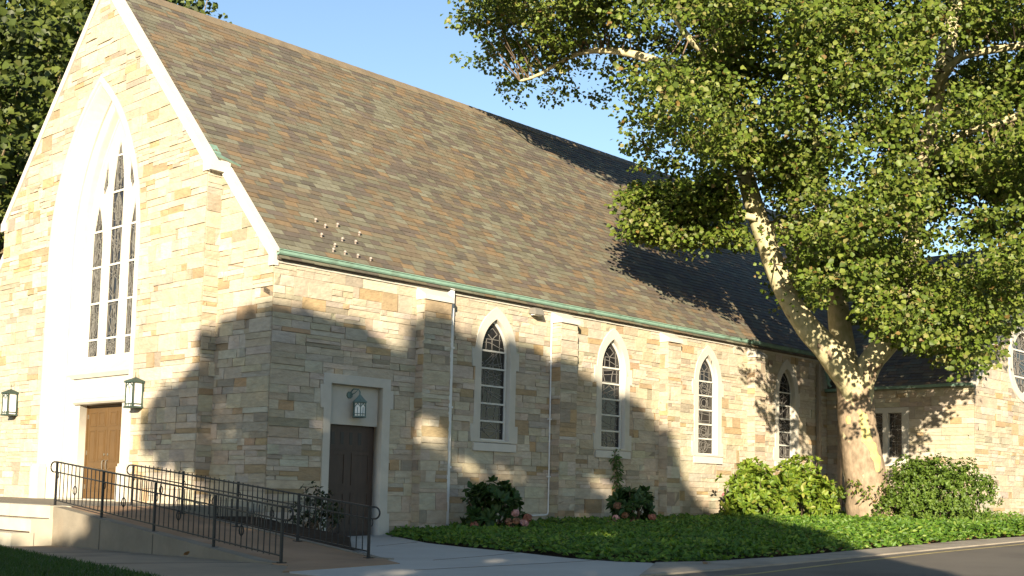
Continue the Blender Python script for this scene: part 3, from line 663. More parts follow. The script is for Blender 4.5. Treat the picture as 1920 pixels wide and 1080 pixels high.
dr = np.array(road[-1])-np.array(road[0]); dr /= np.linalg.norm(dr); nr = np.array([dr[1], -dr[0]])
if nr[1] > 0: nr = -nr
road = [tuple(np.array(road[0])-dr*30)]+road+[tuple(np.array(road[-1])+dr*40)]
patch('road', road, [tuple(np.array(p)+nr*14) for p in road], -.012, M['asphalt'], 60, 4)
lo = [on_ground(*p) for p in [(1380, 1077), (1560, 1056), (1747, 1035), (1920, 1018.5)]]
lo = [tuple(np.array(lo[0])-dr*6)]+lo+[tuple(np.array(lo[-1])+dr*20)]
patch('road_line', lo, [tuple(np.array(p)+nr*.075) for p in lo], -.007, M['yellow'], 40, 1, .004)
bed_px = [(722, 1008), (800, 1018), (870, 1026), (960, 1034.5), (1072, 1047), (1157, 1053), (1230, 1055.5), (1326, 1054), (1410, 1048.6), (1500, 1043), (1560, 1037), (1635, 1030), (1710, 1023.4), (1822, 1013), (1920, 1007)]
bed = [on_ground(*p) for p in bed_px]; bed[0] = (2.75, -.1)
i7 = 6
# light concrete: apron from the side door to the road, then the curb strip along the road
apL = [(1.45, -.02)]+[on_ground(*p) for p in [(600, 1022), (760, 1057), (530, 1073), (440, 1085)]]
apR = bed[:i7+1]
apron_edge = [(1.3, -.02), (-.2, -2.6), on_ground(750, 1057), on_ground(530, 1072.5), tuple(np.array(road[1])-dr*3.2)]
patch('concrete_apron', apron_edge, [(2.9, -.02)]+bed[1:i7+1]+[road[1]], .0, M['apron'], 50, 10)
patch('curb_strip', [road[1]]+road[2:-1]+[road[-1]], [bed[i7]]+bed[i7+1:]+[tuple(np.array(bed[-1])+dr*40)], .012, mat('worn curb concrete', (.27, .235, .185), .9, var=.25, scale=1.5, bump=.15, bscale=50, spec=.2, dirt=((.15, .12, .09), .8, .54, .7)), 60, 3)
lawn_e = [(-4.6, 14)]+[on_ground(*p) for p in [(0, 1024), (100, 1044), (200, 1061.5), (290, 1079.5)]]+[(-7.2, -10), (-9, -14)]
walk_e = [(-4.05, 14), (-3.9, .2), (-3.95, -3), (-3.95, -6.2), on_ground(530, 1072.5), tuple(np.array(road[1])-dr*3.2), tuple(np.array(road[1])-dr*8)]
patch('walkway', lawn_e, walk_e, -.008, M['walk'], 60, 8)
patch('landing', [(-3.97, -5.2), (-3.97, -6.2), on_ground(530, 1072.5)], [(-2.0, -5.2), (-.4, -2.5), on_ground(750, 1057)], .006, M['rampm'], 12, 8)
JM = mat('dirt filled joint', (.09, .075, .055), .95, var=.3, scale=5)
for a, b, dz in (((-3.98, 1.2), (-6.2, 2.1), -.008), ((-3.98, -2.4), (-6.2, -1.5), -.008), ((-3.98, -5.4), (-6.2, -4.5), -.008), ((-3.98, 4.6), (-6.2, 5.5), -.008), ((.2, -2.9), (1.6, -2.35), .0), ((-1.6, -6.2), (1.1, -5.4), .0), ((-3.2, -7.6), (.9, -7.3), .0)):
    P_ = [(a[0]+(b[0]-a[0])*k/10, a[1]+(b[1]-a[1])*k/10) for k in range(11)]; j = MB()
    for p, q in zip(P_[:-1], P_[1:]): j.bar((p[0], p[1], gz(*p)+dz+.001), (q[0], q[1], gz(*q)+dz+.001), .02, .004)
    struct(j.build('pavement_joint', JM))
patch('lawn', [(-14, 14), (-14, -2), (-14, -14)], lawn_e, -.004, mat('lawn soil', (.03, .045, .012), 1, var=.3, scale=4), 30, 10)
# ------------------------------------------------------------------ steps and ramp
ZP = .57
st = thing('entrance_steps', 'pale stone steps and platform before the brown double doors', 'steps', (-4.2, 6, 0))
b = MB(); b.box((-4.0, .15, -.2), (XB+.1, 13.2, ZP-.001)); b.build('platform', M['conc'], st)
for k, (xo, z1) in enumerate(((4.02, ZP), (4.32, .36), (4.62, .155))):
    b = MB(); rg = random.Random(k); y = -.05-.012*k
    while y < 13:
        w = rg.uniform(1.0, 1.5); b.box((-xo-rg.uniform(0, .008), y, -.2), (-xo+.34, min(y+w-.012, 13), z1+rg.uniform(-.004, .004))); y += w
    b.box((-xo+.02, .01+.01*k, -.2), (-xo+.33, 13, z1-.02)); b.build('step', M['step'], st)
b = MB(); b.box((-4.335, -.03, .148), (-4.31, 13, .172)); b.build('step_shade_joint', M['soil'], st); b = MB(); b.box((-4.035, -.03, .352), (-4.01, 13, .374)); b.build('step_shade_joint', M['soil'], st)  # dark strips: riser joints plus the nosing shadow lines, put in as colour
reparent(st)
patch('mulch_bed', [(-1.99, .13), (-1.99, -5.0)], [(-.36, .13), (.2, -.06), (1.2, -.06), (.9, -1.3)], .0, M['soil'], 20, 6, .5)
mo = bpy.data.objects['mulch_bed']
for v in mo.data.vertices: v.co.z += max(0, .40-(.13-v.co.y)*.098)*(1 if v.co.x < 0 else max(0, 1-v.co.x*1.2))
rp = thing('concrete_ramp', 'low stained concrete ramp sloping down from the platform to the walk', 'ramp', (-3, -3, 0))
b = MB(); n = 24; zr = lambda y: max(.004, ZP-.004-(.14-y)*.098) if y < .14 else ZP-.004
ys = [.14-(6.0)*k/n for k in range(n+1)]
for y0, y1 in zip(ys[:-1], ys[1:]): b.poly([(-3.78, y0, zr(y0)), (-2.1, y0, zr(y0)), (-2.1, y1, zr(y1)), (-3.78, y1, zr(y1))])
b.build('ramp_deck', M['rampm'], rp)
for xa, xb in ((-3.98, -3.78), (-2.1, -2.0)):
    b = MB()
    for y0, y1 in zip(ys[:-1], ys[1:]):
        P = [(x, y, z) for y in (y0, y1) for x, z in ((xa, -.3), (xb, -.3), (xb, zr(y)+.012), (xa, zr(y)+.012))]
        b.idx(P, [(0, 1, 2, 3), (7, 6, 5, 4), (2, 3, 7, 6), (0, 3, 7, 4), (1, 2, 6, 5)])
    b.build('side_wall', M['conc'], rp)
for y in (-1.55, -3.05): b = MB(); b.box((-3.984, y-.008, -.1), (-3.97, y+.008, zr(y)-.01)); b.build('joint', M['slot'], rp)
reparent(rp)
# ------------------------------------------------------------------ handrails
def handrail(x, posts, label, knots):
    t = thing('handrail', label, 'handrail', (x, posts[0], 0), 'iron handrails of the ramp'); H, HM, HB = .69, .53, .09
    z = lambda y: zr(y)
    po = None
    for y in posts:
        m = MB(); m.bar((x, y, z(y)), (x, y, z(y)+H), .031); m.box((x-.05, y-.05, z(y)), (x+.05, y+.05, z(y)+.012))
        m.tube([(x, y-.04-.03*math.sin(a), z(y)+HM-.05-.05*math.cos(a)) for a in [k*.35 for k in range(10)]], .007, 5)
        m.build('post', M['iron'], t)
    m = MB(); y0, y1 = posts[0], posts[-1]
    m.bar((x, y0, z(y0)+H), (x, y1, z(y1)+H), .045, .022)
    m.bar((x, y0, z(y0)+HM), (x, y1, z(y1)+HM), .026, .018)
    m.bar((x, y0, z(y0)+HB), (x, y1, z(y1)+HB), .026, .018)
    for y, sg in ((y0, 1), (y1, -1)):                                     # loops that join the two top rails at the ends
        zc = z(y)+(H+HM)/2; r = (H-HM)/2
        m.tube([(x, y+sg*(.1+.11*math.sin(a)), zc+r*math.cos(a)) for a in [math.pi*k/10 for k in range(11)]], .013, 6)
        m.bar((x, y, z(y)+H), (x, y+sg*.1, z(y)+H), .026); m.bar((x, y, z(y)+HM), (x, y+sg*.1, z(y)+HM), .02)
    m.build('rail', M['iron'], t)
    k = 0
    for a, b in zip(posts[:-1], posts[1:]):
        nb = 12
        for i in range(1, nb):
            y = a+(b-a)*i/nb; s = MB(); s.bar((x, y, z(y)+HB), (x, y, z(y)+H-.005), .011)
            if i == (5 if knots == 0 else 7):
                for an in range(4):
                    c, sn = math.cos(an*math.pi/2+.4), math.sin(an*math.pi/2+.4)
                    s.tube([(x+c*r, y+sn*r, z(y)+.31+h_) for r, h_ in ((.004, -.07), (.03, -.04), (.038, 0), (.03, .04), (.004, .07))], .006, 4)
            s.build('baluster', M['iron'], t); k += 1
    return reparent(t)
handrail(-3.86, [.14, -1.36, -2.86, -4.38, -5.88], 'black iron handrail along the near, lawn side of the ramp', 0)
handrail(-2.20, [.75, -.85, -2.42, -3.97, -5.56], 'black iron handrail along the church side of the ramp', 1)
# ------------------------------------------------------------------ leaves
RN = np.random.default_rng(5)
def unit(a): return a/np.maximum(1e-9, np.linalg.norm(a, axis=1, keepdims=True))
LOBED = np.array([(0, 0, 0), (-.46, .32, .07), (-.36, .66, .05), (0, 1, -.12), (.36, .66, .05), (.46, .32, .07)]), [(0, 3, 2, 1), (0, 5, 4, 3)]
OVAL = np.array([(0, 0, 0), (-.24, .4, .05), (-.16, .75, .03), (0, 1, -.06), (.16, .75, .03), (.24, .4, .05)]), [(0, 3, 2, 1), (0, 5, 4, 3)]
CARD = np.array([(-.5, 0, 0), (.5, 0, 0), (.5, 1, 0), (-.5, 1, 0)]), [(0, 1, 2, 3)]
BLADE = np.array([(-.05, 0, 0), (.05, 0, 0), (.03, .6, .06), (0, 1, .2)]), [(0, 1, 2, 3)]
def leaves(P, tip, nrm, size, cols, tmpl):
    T, Fs = tmpl; tip = unit(tip); nrm = unit(nrm-tip*(nrm*tip).sum(1, keepdims=True)); sx = np.cross(tip, nrm)
    V = P[:, None, :]+size[:, None, None]*(T[None, :, 0:1]*sx[:, None, :]+T[None, :, 1:2]*tip[:, None, :]+T[None, :, 2:3]*nrm[:, None, :])
    n, k = len(P), len(T); Fq = (np.arange(n)[:, None, None]*k+np.array(Fs)[None]).reshape(-1, 4)
    return V.reshape(-1, 3), Fq, np.repeat(cols, len(Fs), axis=0)
def pick(pal, n, jit=.18):
    c = np.array([p for p, w in pal]); w = np.array([w for p, w in pal], float); i = RN.choice(len(c), n, p=w/w.sum())
    return c[i]*(1+RN.uniform(-jit, jit, (n, 1)))
def in_poly(P, x, y):
    P = np.asarray(P); ins = np.zeros(np.shape(x), bool); j = len(P)-1
    for i in range(len(P)):
        xi, yi, xj, yj = P[i][0], P[i][1], P[j][0], P[j][1]
        c = ((yi > y) != (yj > y)) & (x < (xj-xi)*(y-yi)/((yj-yi) or 1e-9)+xi); ins ^= c; j = i
    return ins
def to_px(P):
    v = (P-CAM) @ CM.T
    return PX+FPX*v[:, 0]/v[:, 2], PY-FPX*v[:, 1]/v[:, 2], v[:, 2]
SYC = [((.105, .150, .018), 5), ((.145, .175, .030), 4), ((.068, .105, .013), 4), ((.20, .19, .06), 1.1), ((.17, .11, .03), .25)]
DARKT = [((.065, .09, .015), 5), ((.095, .12, .022), 3), ((.045, .065, .012), 4), ((.14, .15, .035), .7)]
def sprays(C, per, rad, flat, size, pal, tmpl, droop=.5, down=None):
    n = len(C)*per; c = np.repeat(C, per, axis=0); off = RN.normal(0, 1, (n, 3)); off = unit(off)*RN.random((n, 1))**.5
    ax = unit(np.repeat(np.column_stack([RN.normal(0, 1, (len(C), 2)), RN.uniform(-.5, .2, len(C))]), per, axis=0))
    off = off*np.array([rad, rad, rad*flat]); al = (off*ax).sum(1, keepdims=True); off = off+ax*al*.6
    P = c+off; tip = unit(off*np.array([1, 1, .3])+RN.normal(0, .35*rad, (n, 3)))+np.array([0, 0, -droop])
    nr = RN.normal(0, .55, (n, 3))+np.array([0, 0, .45])
    nr[:, :2] -= HD*.9
    return leaves(P, tip, nr, size*RN.uniform(.5, 1.4, n), pick(pal, n, .32), tmpl)
# ------------------------------------------------------------------ the sycamore
syc = thing('sycamore_tree', 'large sycamore with pale mottled bark leaning over the church wall', 'tree', (16.6, -3.24, .25))
def limb(mb, px, d0, d1, r, n=12, wob=.1, seed=1):
    """px: pixel points of the limb as seen, carried to their depths; r radii"""
    Q = [at_depth(x, y, d0+(d1-d0)*i/(len(px)-1)) for i, (x, y) in enumerate(px)]; Q = np.array(Q); m = (len(Q)-1)*5
    t = np.linspace(0, len(Q)-1, m+1); out = []
    for k in t:                                                            # Catmull-Rom
        i = min(int(k), len(Q)-2); u = k-i; p0, p1, p2, p3 = Q[max(i-1, 0)], Q[i], Q[i+1], Q[min(i+2, len(Q)-1)]
        out.append(.5*((2*p1)+(-p0+p2)*u+(2*p0-5*p1+4*p2-p3)*u*u+(-p0+3*p1-3*p2+p3)*u**3))
    rr = np.interp(t, range(len(r)), r)
    jit = lambda p, a: 1+wob*noise.noise((p.x*1.1+math.cos(a)*.9+seed, p.y*1.1+math.sin(a)*.9, p.z*.9))+wob*.4*noise.noise((p.x*4+math.cos(a)*2, math.sin(a)*2, p.z*3+seed))
    mb.tube([tuple(p) for p in out], list(rr), n, jit=jit); return out
mb = MB(); DT = 31.5
limb(mb, [(1638, 1000), (1632, 965), (1622, 900), (1612, 830), (1606, 770), (1602, 720), (1600, 690)], DT, DT, [.72, .62, .54, .49, .47, .46, .42], 22, .16, 3)
limb(mb, [(1608, 740), (1585, 700), (1548, 650), (1505, 602), (1470, 545), (1447, 480), (1425, 420), (1405, 355), (1388, 285), (1368, 200), (1350, 110), (1335, 10), (1325, -90)], DT-.1, DT-1.5, [.40, .38, .33, .30, .28, .265, .25, .23, .20, .17, .14, .11, .08], 14, .14, 5)
limb(mb, [(1598, 720), (1582, 660), (1574, 600), (1568, 540), (1552, 450), (1535, 350), (1524, 230), (1526, 100), (1530, -40)], DT+.15, DT+1.5, [.34, .33, .30, .26, .21, .17, .15, .12, .09], 12, .14, 7)
limb(mb, [(1606, 730), (1632, 680), (1668, 635), (1692, 585), (1704, 500), (1712, 410), (1730, 320), (1752, 200), (1772, 110), (1790, 20), (1800, -80)], DT-.1, DT-1.8, [.36, .34, .30, .25, .23, .22, .21, .20, .20, .18, .15], 12, .14, 9)
limb(mb, [(1752, 170), (1768, 140), (1800, 108), (1850, 95), (1920, 84), (2010, 60)], DT-1.5, DT-3.5, [.13, .11, .10, .095, .09, .06], 9, .1, 11)
limb(mb, [(1725, 330), (1745, 290), (1790, 258), (1850, 238), (1925, 212), (2000, 190)], DT-1.2, DT-3.5, [.13, .11, .10, .10, .10, .07], 9, .1, 13)
limb(mb, [(1385, 270), (1340, 190), (1290, 140), (1210, 108), (1140, 95), (1080, 102), (1010, 140), (975, 152)], DT-.9, DT+1.2, [.13, .12, .115, .11, .085, .07, .045, .03], 9, .1, 15)
limb(mb, [(1556, 470), (1520, 440), (1490, 400), (1465, 330)], DT+.2, DT-1, [.13, .11, .08, .05], 8, .1, 17)
limb(mb, [(1420, 410), (1370, 400), (1310, 405), (1240, 415), (1170, 410)], DT-1, DT-1.4, [.10, .08, .06, .04, .02], 7, .1, 19)
limb(mb, [(1425, 430), (1470, 430), (1500, 490), (1530, 560)], DT-1, DT+.1, [.10, .12, .13, .15], 8, .1, 21)
limb(mb, [(1690, 600), (1740, 560), (1800, 570), (1850, 610)], DT-.8, DT-2.6, [.10, .08, .05, .03], 7, .1, 23)
limb(mb, [(1350, 110), (1310, 90), (1270, 40), (1240, -30)], DT-1.5, DT-2.5, [.10, .09, .07, .05], 7, .1, 25)
trunk = mb.build('trunk', M['sycamore'], syc, smooth=True)
# fresh peeled patch on the trunk
mb = MB(); strip = [(1612, 772, .10), (1620, 800, .15), (1630, 830, .16), (1640, 855, .15), (1646, 880, .10)]
from mathutils.bvhtree import BVHTree
bvh = BVHTree.FromPolygons([v.co for v in trunk.data.vertices], [p.vertices[:] for p in trunk.data.polygons])
def peel(name, spine, rag, m):
    b = MB(); rows = []; rg = random.Random(4); ys = np.arange(spine[0][1], spine[-1][1], 3.)
    for y in ys:
        cx = np.interp(y, [p[1] for p in spine], [p[0] for p in spine]); hw = np.interp(y, [p[1] for p in spine], [p[2] for p in spine]); r = []
        k = 5*round(y/11); l, h = hw*(1+rag*noise.noise((k*.37, 1, 0))), hw*(1+rag*noise.noise((k*.37, 9, 0)))
        for j in range(6):
            d_ = ray(cx-l+(l+h)*j/5, y); hit = bvh.ray_cast(Vector(CAM), Vector(d_).normalized())
            if hit[0] is None: break
            r.append(hit[0]-Vector(d_).normalized()*(.012 if 0 < j < 5 else -.004))
        if len(r) == 6: rows.append(r)
    for A, B in zip(rows[:-1], rows[1:]): b.loft(A, B)
    return b.build(name, m, syc)
PEEL = mat('fresh peeled bark', (.42, .36, .15), .8, var=.22, scale=7, spec=.1)
peel('peeled_patch', [(1612, 768, 2), (1616, 775, 9), (1622, 800, 10), (1628, 825, 12), (1638, 845, 12), (1644, 865, 8), (1646, 886, 3)], .7, PEEL)
peel('peeled_patch', [(1590, 780, 3), (1590, 786, 6), (1592, 798, 3)], .5, PEEL)
# crown
CROWN = [(862, -60), (872, 40), (885, 110), (872, 150), (905, 138), (945, 152), (962, 200), (988, 225), (1022, 218), (1058, 252), (1076, 218), (1108, 262), (1135, 275), (1178, 272), (1205, 292), (1262, 322), (1300, 345), (1250, 345), (1190, 352), (1140, 398), (1178, 432), (1238, 458), (1292, 472), (1370, 448), (1440, 470), (1482, 545), (1500, 590), (1590, 545), (1645, 625), (1700, 642), (1762, 668), (1822, 695), (1845, 655), (1885, 600), (1925, 540), (2100, 420), (2150, -60)]
LITROOF = [(300, 0), (965, 232), (1040, 285), (1085, 312), (1140, 322), (1200, 345), (1240, 368), (1235, 400), (1165, 440), (1200, 482), (1245, 525), (1300, 572), (1345, 555), (1372, 530), (1436, 650), (900, 560), (516, 470)]
SH = np.array([math.cos(SUN_AZ)*math.cos(SUN_EL), math.sin(SUN_AZ)*math.cos(SUN_EL), -math.sin(SUN_EL)])
def shades_lit_roof(P):
    t = (5.26+SL*P[:, 1]-P[:, 2])/(SH[2]-SL*SH[1]); Q = P+SH*t[:, None]; x, y, d = to_px(Q)
    return (t > 0) & in_poly(LITROOF, x, y)
def free_of_church(P, m=.35):
    x, y, z = P.T
    nave = (y > -m) & (y < 13) & (x > -1) & (x < 31) & (z < 5.26+SL*np.minimum(y, 12.56-y)+m)
    tr = (x > L_END-m) & (y > TY-m) & (z < TZ+.12+TS*np.minimum(x-L_END, XE-x)+m)
    return ~(nave | tr)
def wavy(P, f=.55, s=0.): return np.array([noise.noise((p[0]*f+s, p[1]*f, p[2]*f*1.3)) for p in P])
N = 13000
px, py = RN.uniform(855, 2150, N), RN.uniform(-60, 700, N)
d = DT+np.clip(RN.normal(-1.2, 2.8, N), -6.5, 6)
P = np.array([at_depth(x, y, dd) for x, y, dd in zip(px, py, d)])
low = (px < 1440) & (py > 335)                                            # the low bough over the roof keeps near its limb
d = np.where(low, DT-1.2+RN.normal(0, .5, N), d); P = np.array([at_depth(x, y, dd) for x, y, dd in zip(px, py, d)])
ok = in_poly(CROWN, px, py) & ~(low & (px < 1185)) & free_of_church(P) & (~shades_lit_roof(P) | low)
gap = ((px-1568)/34)**2+((py-330)/90)**2 < 0                               # placeholder for gaps
ok &= (wavy(P, .55)+.6*wavy(P, 1.1, 7.) > .0-.35*low-.18*(px < 1250)-.1*(py > 450))
gaps = [(1880, 95, 60, 30), (1780, 480, 55, 32), (1855, 470, 45, 26), (1490, 250, 26, 20), (1560, 215, 26, 22), (1670, 60, 26, 22), (1640, 300, 22, 30), (1440, 400, 14, 45), (1870, 270, 40, 16), (1700, 545, 26, 18), (1480, 480, 22, 40), (1574, 600, 24, 36), (1530, 640, 30, 60), (1250, 280, 30, 30), (1410, 390, 22, 50), (1440, 500, 20, 40), (1470, 570, 22, 30), (1770, 110, 34, 40), (1180, 104, 40, 7)]
for gx_, gy_, a, b in gaps: ok &= (((px-gx_)/a)**2+((py-gy_)/b)**2 > 1) | (RN.random(N) < .12)
Pc = P[ok][:2500]
# what is above the frame and behind: the rest of the crown, up to its top
N2 = 4500; c0 = np.array([15.8, -3.2, 12.5]); U = unit(RN.normal(0, 1, (N2, 3)))*RN.random((N2, 1))**.4*np.array([8.6, 7.2, 6.6]); P2 = c0+U
x2, y2, d2 = to_px(P2); ok2 = ((y2 < -25) | ~((x2 > 0) & (x2 < 1930))) & free_of_church(P2, .6) & ~shades_lit_roof(P2) & (wavy(P2, .5) > -.15) & (P2[:, 2] > 5) & ((d2 > 28) | (P2[:, 2] > 14))
P2 = P2[ok2][:560]
print('crown sprays', len(Pc), len(P2))
V1, F1, C1 = sprays(Pc, 74, .50, .5, .106, SYC, LOBED)
V2, F2, C2 = sprays(P2, 70, .85, .6, .17, SYC, LOBED)
pxl, pyl, dl = to_px(V1.reshape(-1, 6, 3).mean(1)); gone = np.zeros(len(pxl), bool)
for path, hw_, pr_ in (([(1398, 335), (1425, 420), (1447, 480), (1470, 545), (1505, 602), (1548, 650), (1600, 700)], 30, .93), ([(1600, 700), (1574, 600), (1570, 550)], 22, .85), ([(1620, 700), (1668, 635), (1692, 585), (1704, 500)], 18, .6), ([(1740, 250), (1772, 110), (1790, 0)], 24, .85), ([(1752, 170), (1800, 108), (1925, 84)], 13, .9), ([(1790, 258), (1925, 212)], 13, .75), ([(1215, 110), (1140, 95), (1080, 102), (1010, 140)], 12, .8), ([(1526, 300), (1522, 200)], 14, .6)):
    Q = np.array(resample(path, 40)); dd = np.min(np.hypot(pxl[:, None]-Q[None, :, 0], pyl[:, None]-Q[None, :, 1]), axis=1)
    gone |= (dd < hw_*RN.uniform(.6, 1.15, len(dd))) & (dl < DT+1) & (RN.random(len(dd)) < pr_)
kl = ~gone; V1 = V1.reshape(-1, 6, 3)[kl].reshape(-1, 3); C1 = C1.reshape(-1, 2, 3)[kl].reshape(-1, 3); F1 = F1[:2*kl.sum()]
npmesh('crown', np.vstack([V1, V2]), np.vstack([F1, F2+len(V1)]), np.vstack([C1, C2]), M['leaf'], syc)
tw = MB(); rg = random.Random(9); tv = np.array([v for v in trunk.data.vertices[0].co]) if False else None
TVs = np.array([v.co[:] for v in trunk.data.vertices])
for p in list(Pc)[::2]:
    i = np.argmin(((TVs-p)**2).sum(1)); q = TVs[i]; L_ = np.linalg.norm(q-p)
    xx, yy_, _d = to_px(p[None]); qx, qy, _d = to_px(q[None])
    if qx[0] < 1330 and qy[0] > 330: continue
    if L_ > 2.6 or rg.random() < .3 or (xx[0] < 1330 and yy_[0] > 250): continue
    mid = (p+q)/2+np.array([rg.uniform(-.2, .2), rg.uniform(-.2, .2), -.08*L_+rg.uniform(0, .25)])
    tw.tube([q, mid, p], [.010+.006*L_, .008+.003*L_, .004], 4)
tw.build('branches', M['twig'], syc)
sp_c = np.array([at_depth(1618+dx, 918+dy, DT-.56) for dx, dy in RN.normal(0, 1, (14, 2))*np.array([13, 16])])
V, Fq, C = sprays(sp_c, 8, .16, .8, .10, SYC+[((.12, .07, .03), 4)], OVAL)
npmesh('trunk_sprout', V, Fq, C, M['leaf'], syc)
reparent(syc)
# ------------------------------------------------------------------ trees behind the church
def back_tree(name, label, base, H, r, zc, zr_, n, leafs, seed, clipper=None, trunk_r=.4, per=46, rad=.7, group=None, pal=None):
    t = thing(name, label, 'tree', (base[0], base[1], gz(*base)), group); b = np.array([base[0], base[1], gz(*base)]); rg = random.Random(seed)
    mb = MB(); top = b+np.array([rg.uniform(-.6, .6), rg.uniform(-.6, .6), H*.9])
    mb.tube([tuple(b+(top-b)*k/8+np.array([rg.uniform(-.15, .15), rg.uniform(-.15, .15), 0])) for k in range(9)], [trunk_r*(1-.1*k) for k in range(9)], 9)
    U = unit(RN.normal(0, 1, (n*5, 3)))*(RN.random((n*5, 1))**.33); P = b+np.array([0, 0, zc])+U*np.array([r, r, zr_])
    ok = (wavy(P, .38, seed)+.6*wavy(P, .9, seed) > .02)
    if clipper is not None: ok &= clipper(P)
    P = P[ok][:n]
    for p in P[::4]:
        k = rg.uniform(.25, .85); q = b+(top-b)*min(k, max(.15, (p[2]-b[2])/H*.8)); mid = (p+q)/2+np.array([0, 0, rg.uniform(-.2, .7)])
        mb.tube([tuple(q), tuple(mid), tuple(p)], [.10, .06, .015], 5)
    mb.build('trunk', M['bark'], t)
    V, Fq, C = sprays(P, per, rad, .5, leafs, pal or DARKT, LOBED); npmesh('crown', V, Fq, C, M['leaf'], t); return reparent(t)
def gpos(px, d): q = at_depth(px, 915, d); return (q[0], q[1])
cl = lambda P: free_of_church(P, .8)
back_tree('leafy_tree', 'tall dense green tree beyond the left side of the church gable', gpos(60, 42), 20, 6.5, 11.0, 10.0, 900, .24, 31, cl, group='trees behind the church')
back_tree('leafy_tree', 'dark green tree at the left edge of the photo low beside the gable', gpos(-90, 36), 15, 4.8, 7.5, 7.5, 480, .22, 32, cl, group='trees behind the church')
back_tree('leafy_tree', 'green tree top rising behind the left end of the roof ridge', gpos(235, 52), 24, 7.2, 17.0, 7.4, 640, .25, 33, lambda P: cl(P) & (to_px(P)[0] < 425-RN.uniform(0, 50, len(P))), group='trees behind the church')
# ------------------------------------------------------------------ trees behind the camera whose shade lies on the church
SHADE = [(-3.25, 2.3), (-3.15, 2.8), (-2.75, 3.25), (-2.1, 3.35), (-1.80, 3.40), (-1.76, 4.05), (-1.4, 4.28), (-.9, 4.42), (-.3, 4.3), (.3, 4.38), (.95, 4.6), (1.3, 4.62), (1.55, 4.42), (1.78, 4.22), (1.98, 4.45), (2.12, 5.0), (2.75, 5.33), (3.2, 5.3), (3.4, 5.15), (4.0, 5.62), (5.0, 5.52), (6.35, 5.42), (7.0, 5.2), (7.4, 4.95), (7.75, 4.5), (8.0, 3.8), (8.75, 3.25), (9.3, 2.9), (9.75, 2.2), (9.9, 1.3), (10.2, .4), (10.5, -.8), (10.7, -1.6), (11.2, -3.5), (-12, -3.5), (-12, -.95), (-4, -.85), (-2.6, -.85), (-1.5, -.75), (-1.45, -.3), (-1.3, .6), (-1.6, 1.3), (-2.6, 1.7)]
HOLES = [(2.50, 2.80, .28, .30), (3.2, 2.42, .30, .13), (3.95, 2.60, .30, .11), (6.0, 3.02, .28, .10), (6.0, .35, .3, .16), (8.35, 1.85, .3, .14), (3.85, -1.9, .35, .12), (1.0, -.35, .5, .06), (4.6, -1.2, .6, .07), (7.0, -1.5, .5, .07)]
def shade_tree(name, label, ulo, uhi, dist, trunk_u, n):
    base = HD*(-dist)+ND*trunk_u; g = 0; t = thing(name, label, 'tree', (base[0], base[1], g), 'shade trees across the lawn')
    u, v = RN.uniform(ulo, uhi, n), RN.uniform(-3.5, 5.7, n); ok = in_poly(SHADE, u, v)
    for du, dv in ((.06, 0), (-.06, 0), (0, .07)): ok &= in_poly(SHADE, u+du, v+dv)
    for hu, hv, a, b in HOLES: ok &= (((u-hu)/(a+.07))**2+((v-hv)/(b+.07))**2 > 1)
    u, v = u[ok], v[ok]; s = -dist+RN.normal(0, 1.1, len(u)).clip(-2.6, 2.6); xy = HD[None]*s[:, None]+ND[None]*u[:, None]; z = v-s*TE
    P = np.column_stack([xy, z]); nn = len(P)
    V, Fq, C = leaves(P, RN.normal(0, 1, (nn, 3))+np.array([0, 0, -.4]), np.column_stack([-HD[0]+RN.normal(0, .5, nn), -HD[1]+RN.normal(0, .5, nn), RN.normal(.2, .4, nn)]), RN.uniform(.14, .27, nn), pick(DARKT, nn), LOBED)
    npmesh('crown', V, Fq, C, M['leaf'], t)
    mb = MB(); zt = float(np.percentile(z, 90)); zb = float(z.min())
    mb.tube([(base[0], base[1], 0), (base[0]+.1, base[1], zb), (base[0], base[1]+.1, (zb+zt)/2), (base[0], base[1], zt)], [.4, .33, .22, .06], 9)
    for k in range(0, nn, max(1, nn//40)):
        zz = max(zb*.8, min(zt*.9, P[k, 2]-1.5)); mb.tube([(base[0], base[1], zz), tuple((P[k]+np.array([base[0], base[1], zz]))/2+np.array([0, 0, .3])), tuple(P[k])], [.09, .05, .015], 5)
    mb.build('trunk', M['bark'], t); return reparent(t)
shade_tree('shade_tree', 'leafy tree across the lawn, leftmost of the row behind the viewer', -12, -3.0, 28, -7, 16000)
shade_tree('shade_tree', 'broad leafy tree across the lawn facing the church corner', -3.5, 2.6, 30, -.3, 19000)
shade_tree('shade_tree', 'broad leafy tree across the lawn facing the side windows', 2.0, 6.8, 31, 4.4, 17000)
shade_tree('shade_tree', 'leafy tree across the drive, rightmost of the row behind the viewer', 6.3, 11.2, 30, 8.4, 15000)
# ------------------------------------------------------------------ planting
GC = [((.075, .155, .014), 5), ((.11, .19, .020), 4), ((.05, .11, .012), 3), ((.16, .22, .03), .9)]
bedpoly = bed+[(27, -6.5), (27, TY-.1), (L_END-.1, TY-.1), (L_END-.1, -.05), (2.75, -.05)]
n = 150000; x, y = RN.uniform(.3, 24, n), RN.uniform(-9.3, 0, n); ok = in_poly(bedpoly, x, y); x, y = x[ok], y[ok]
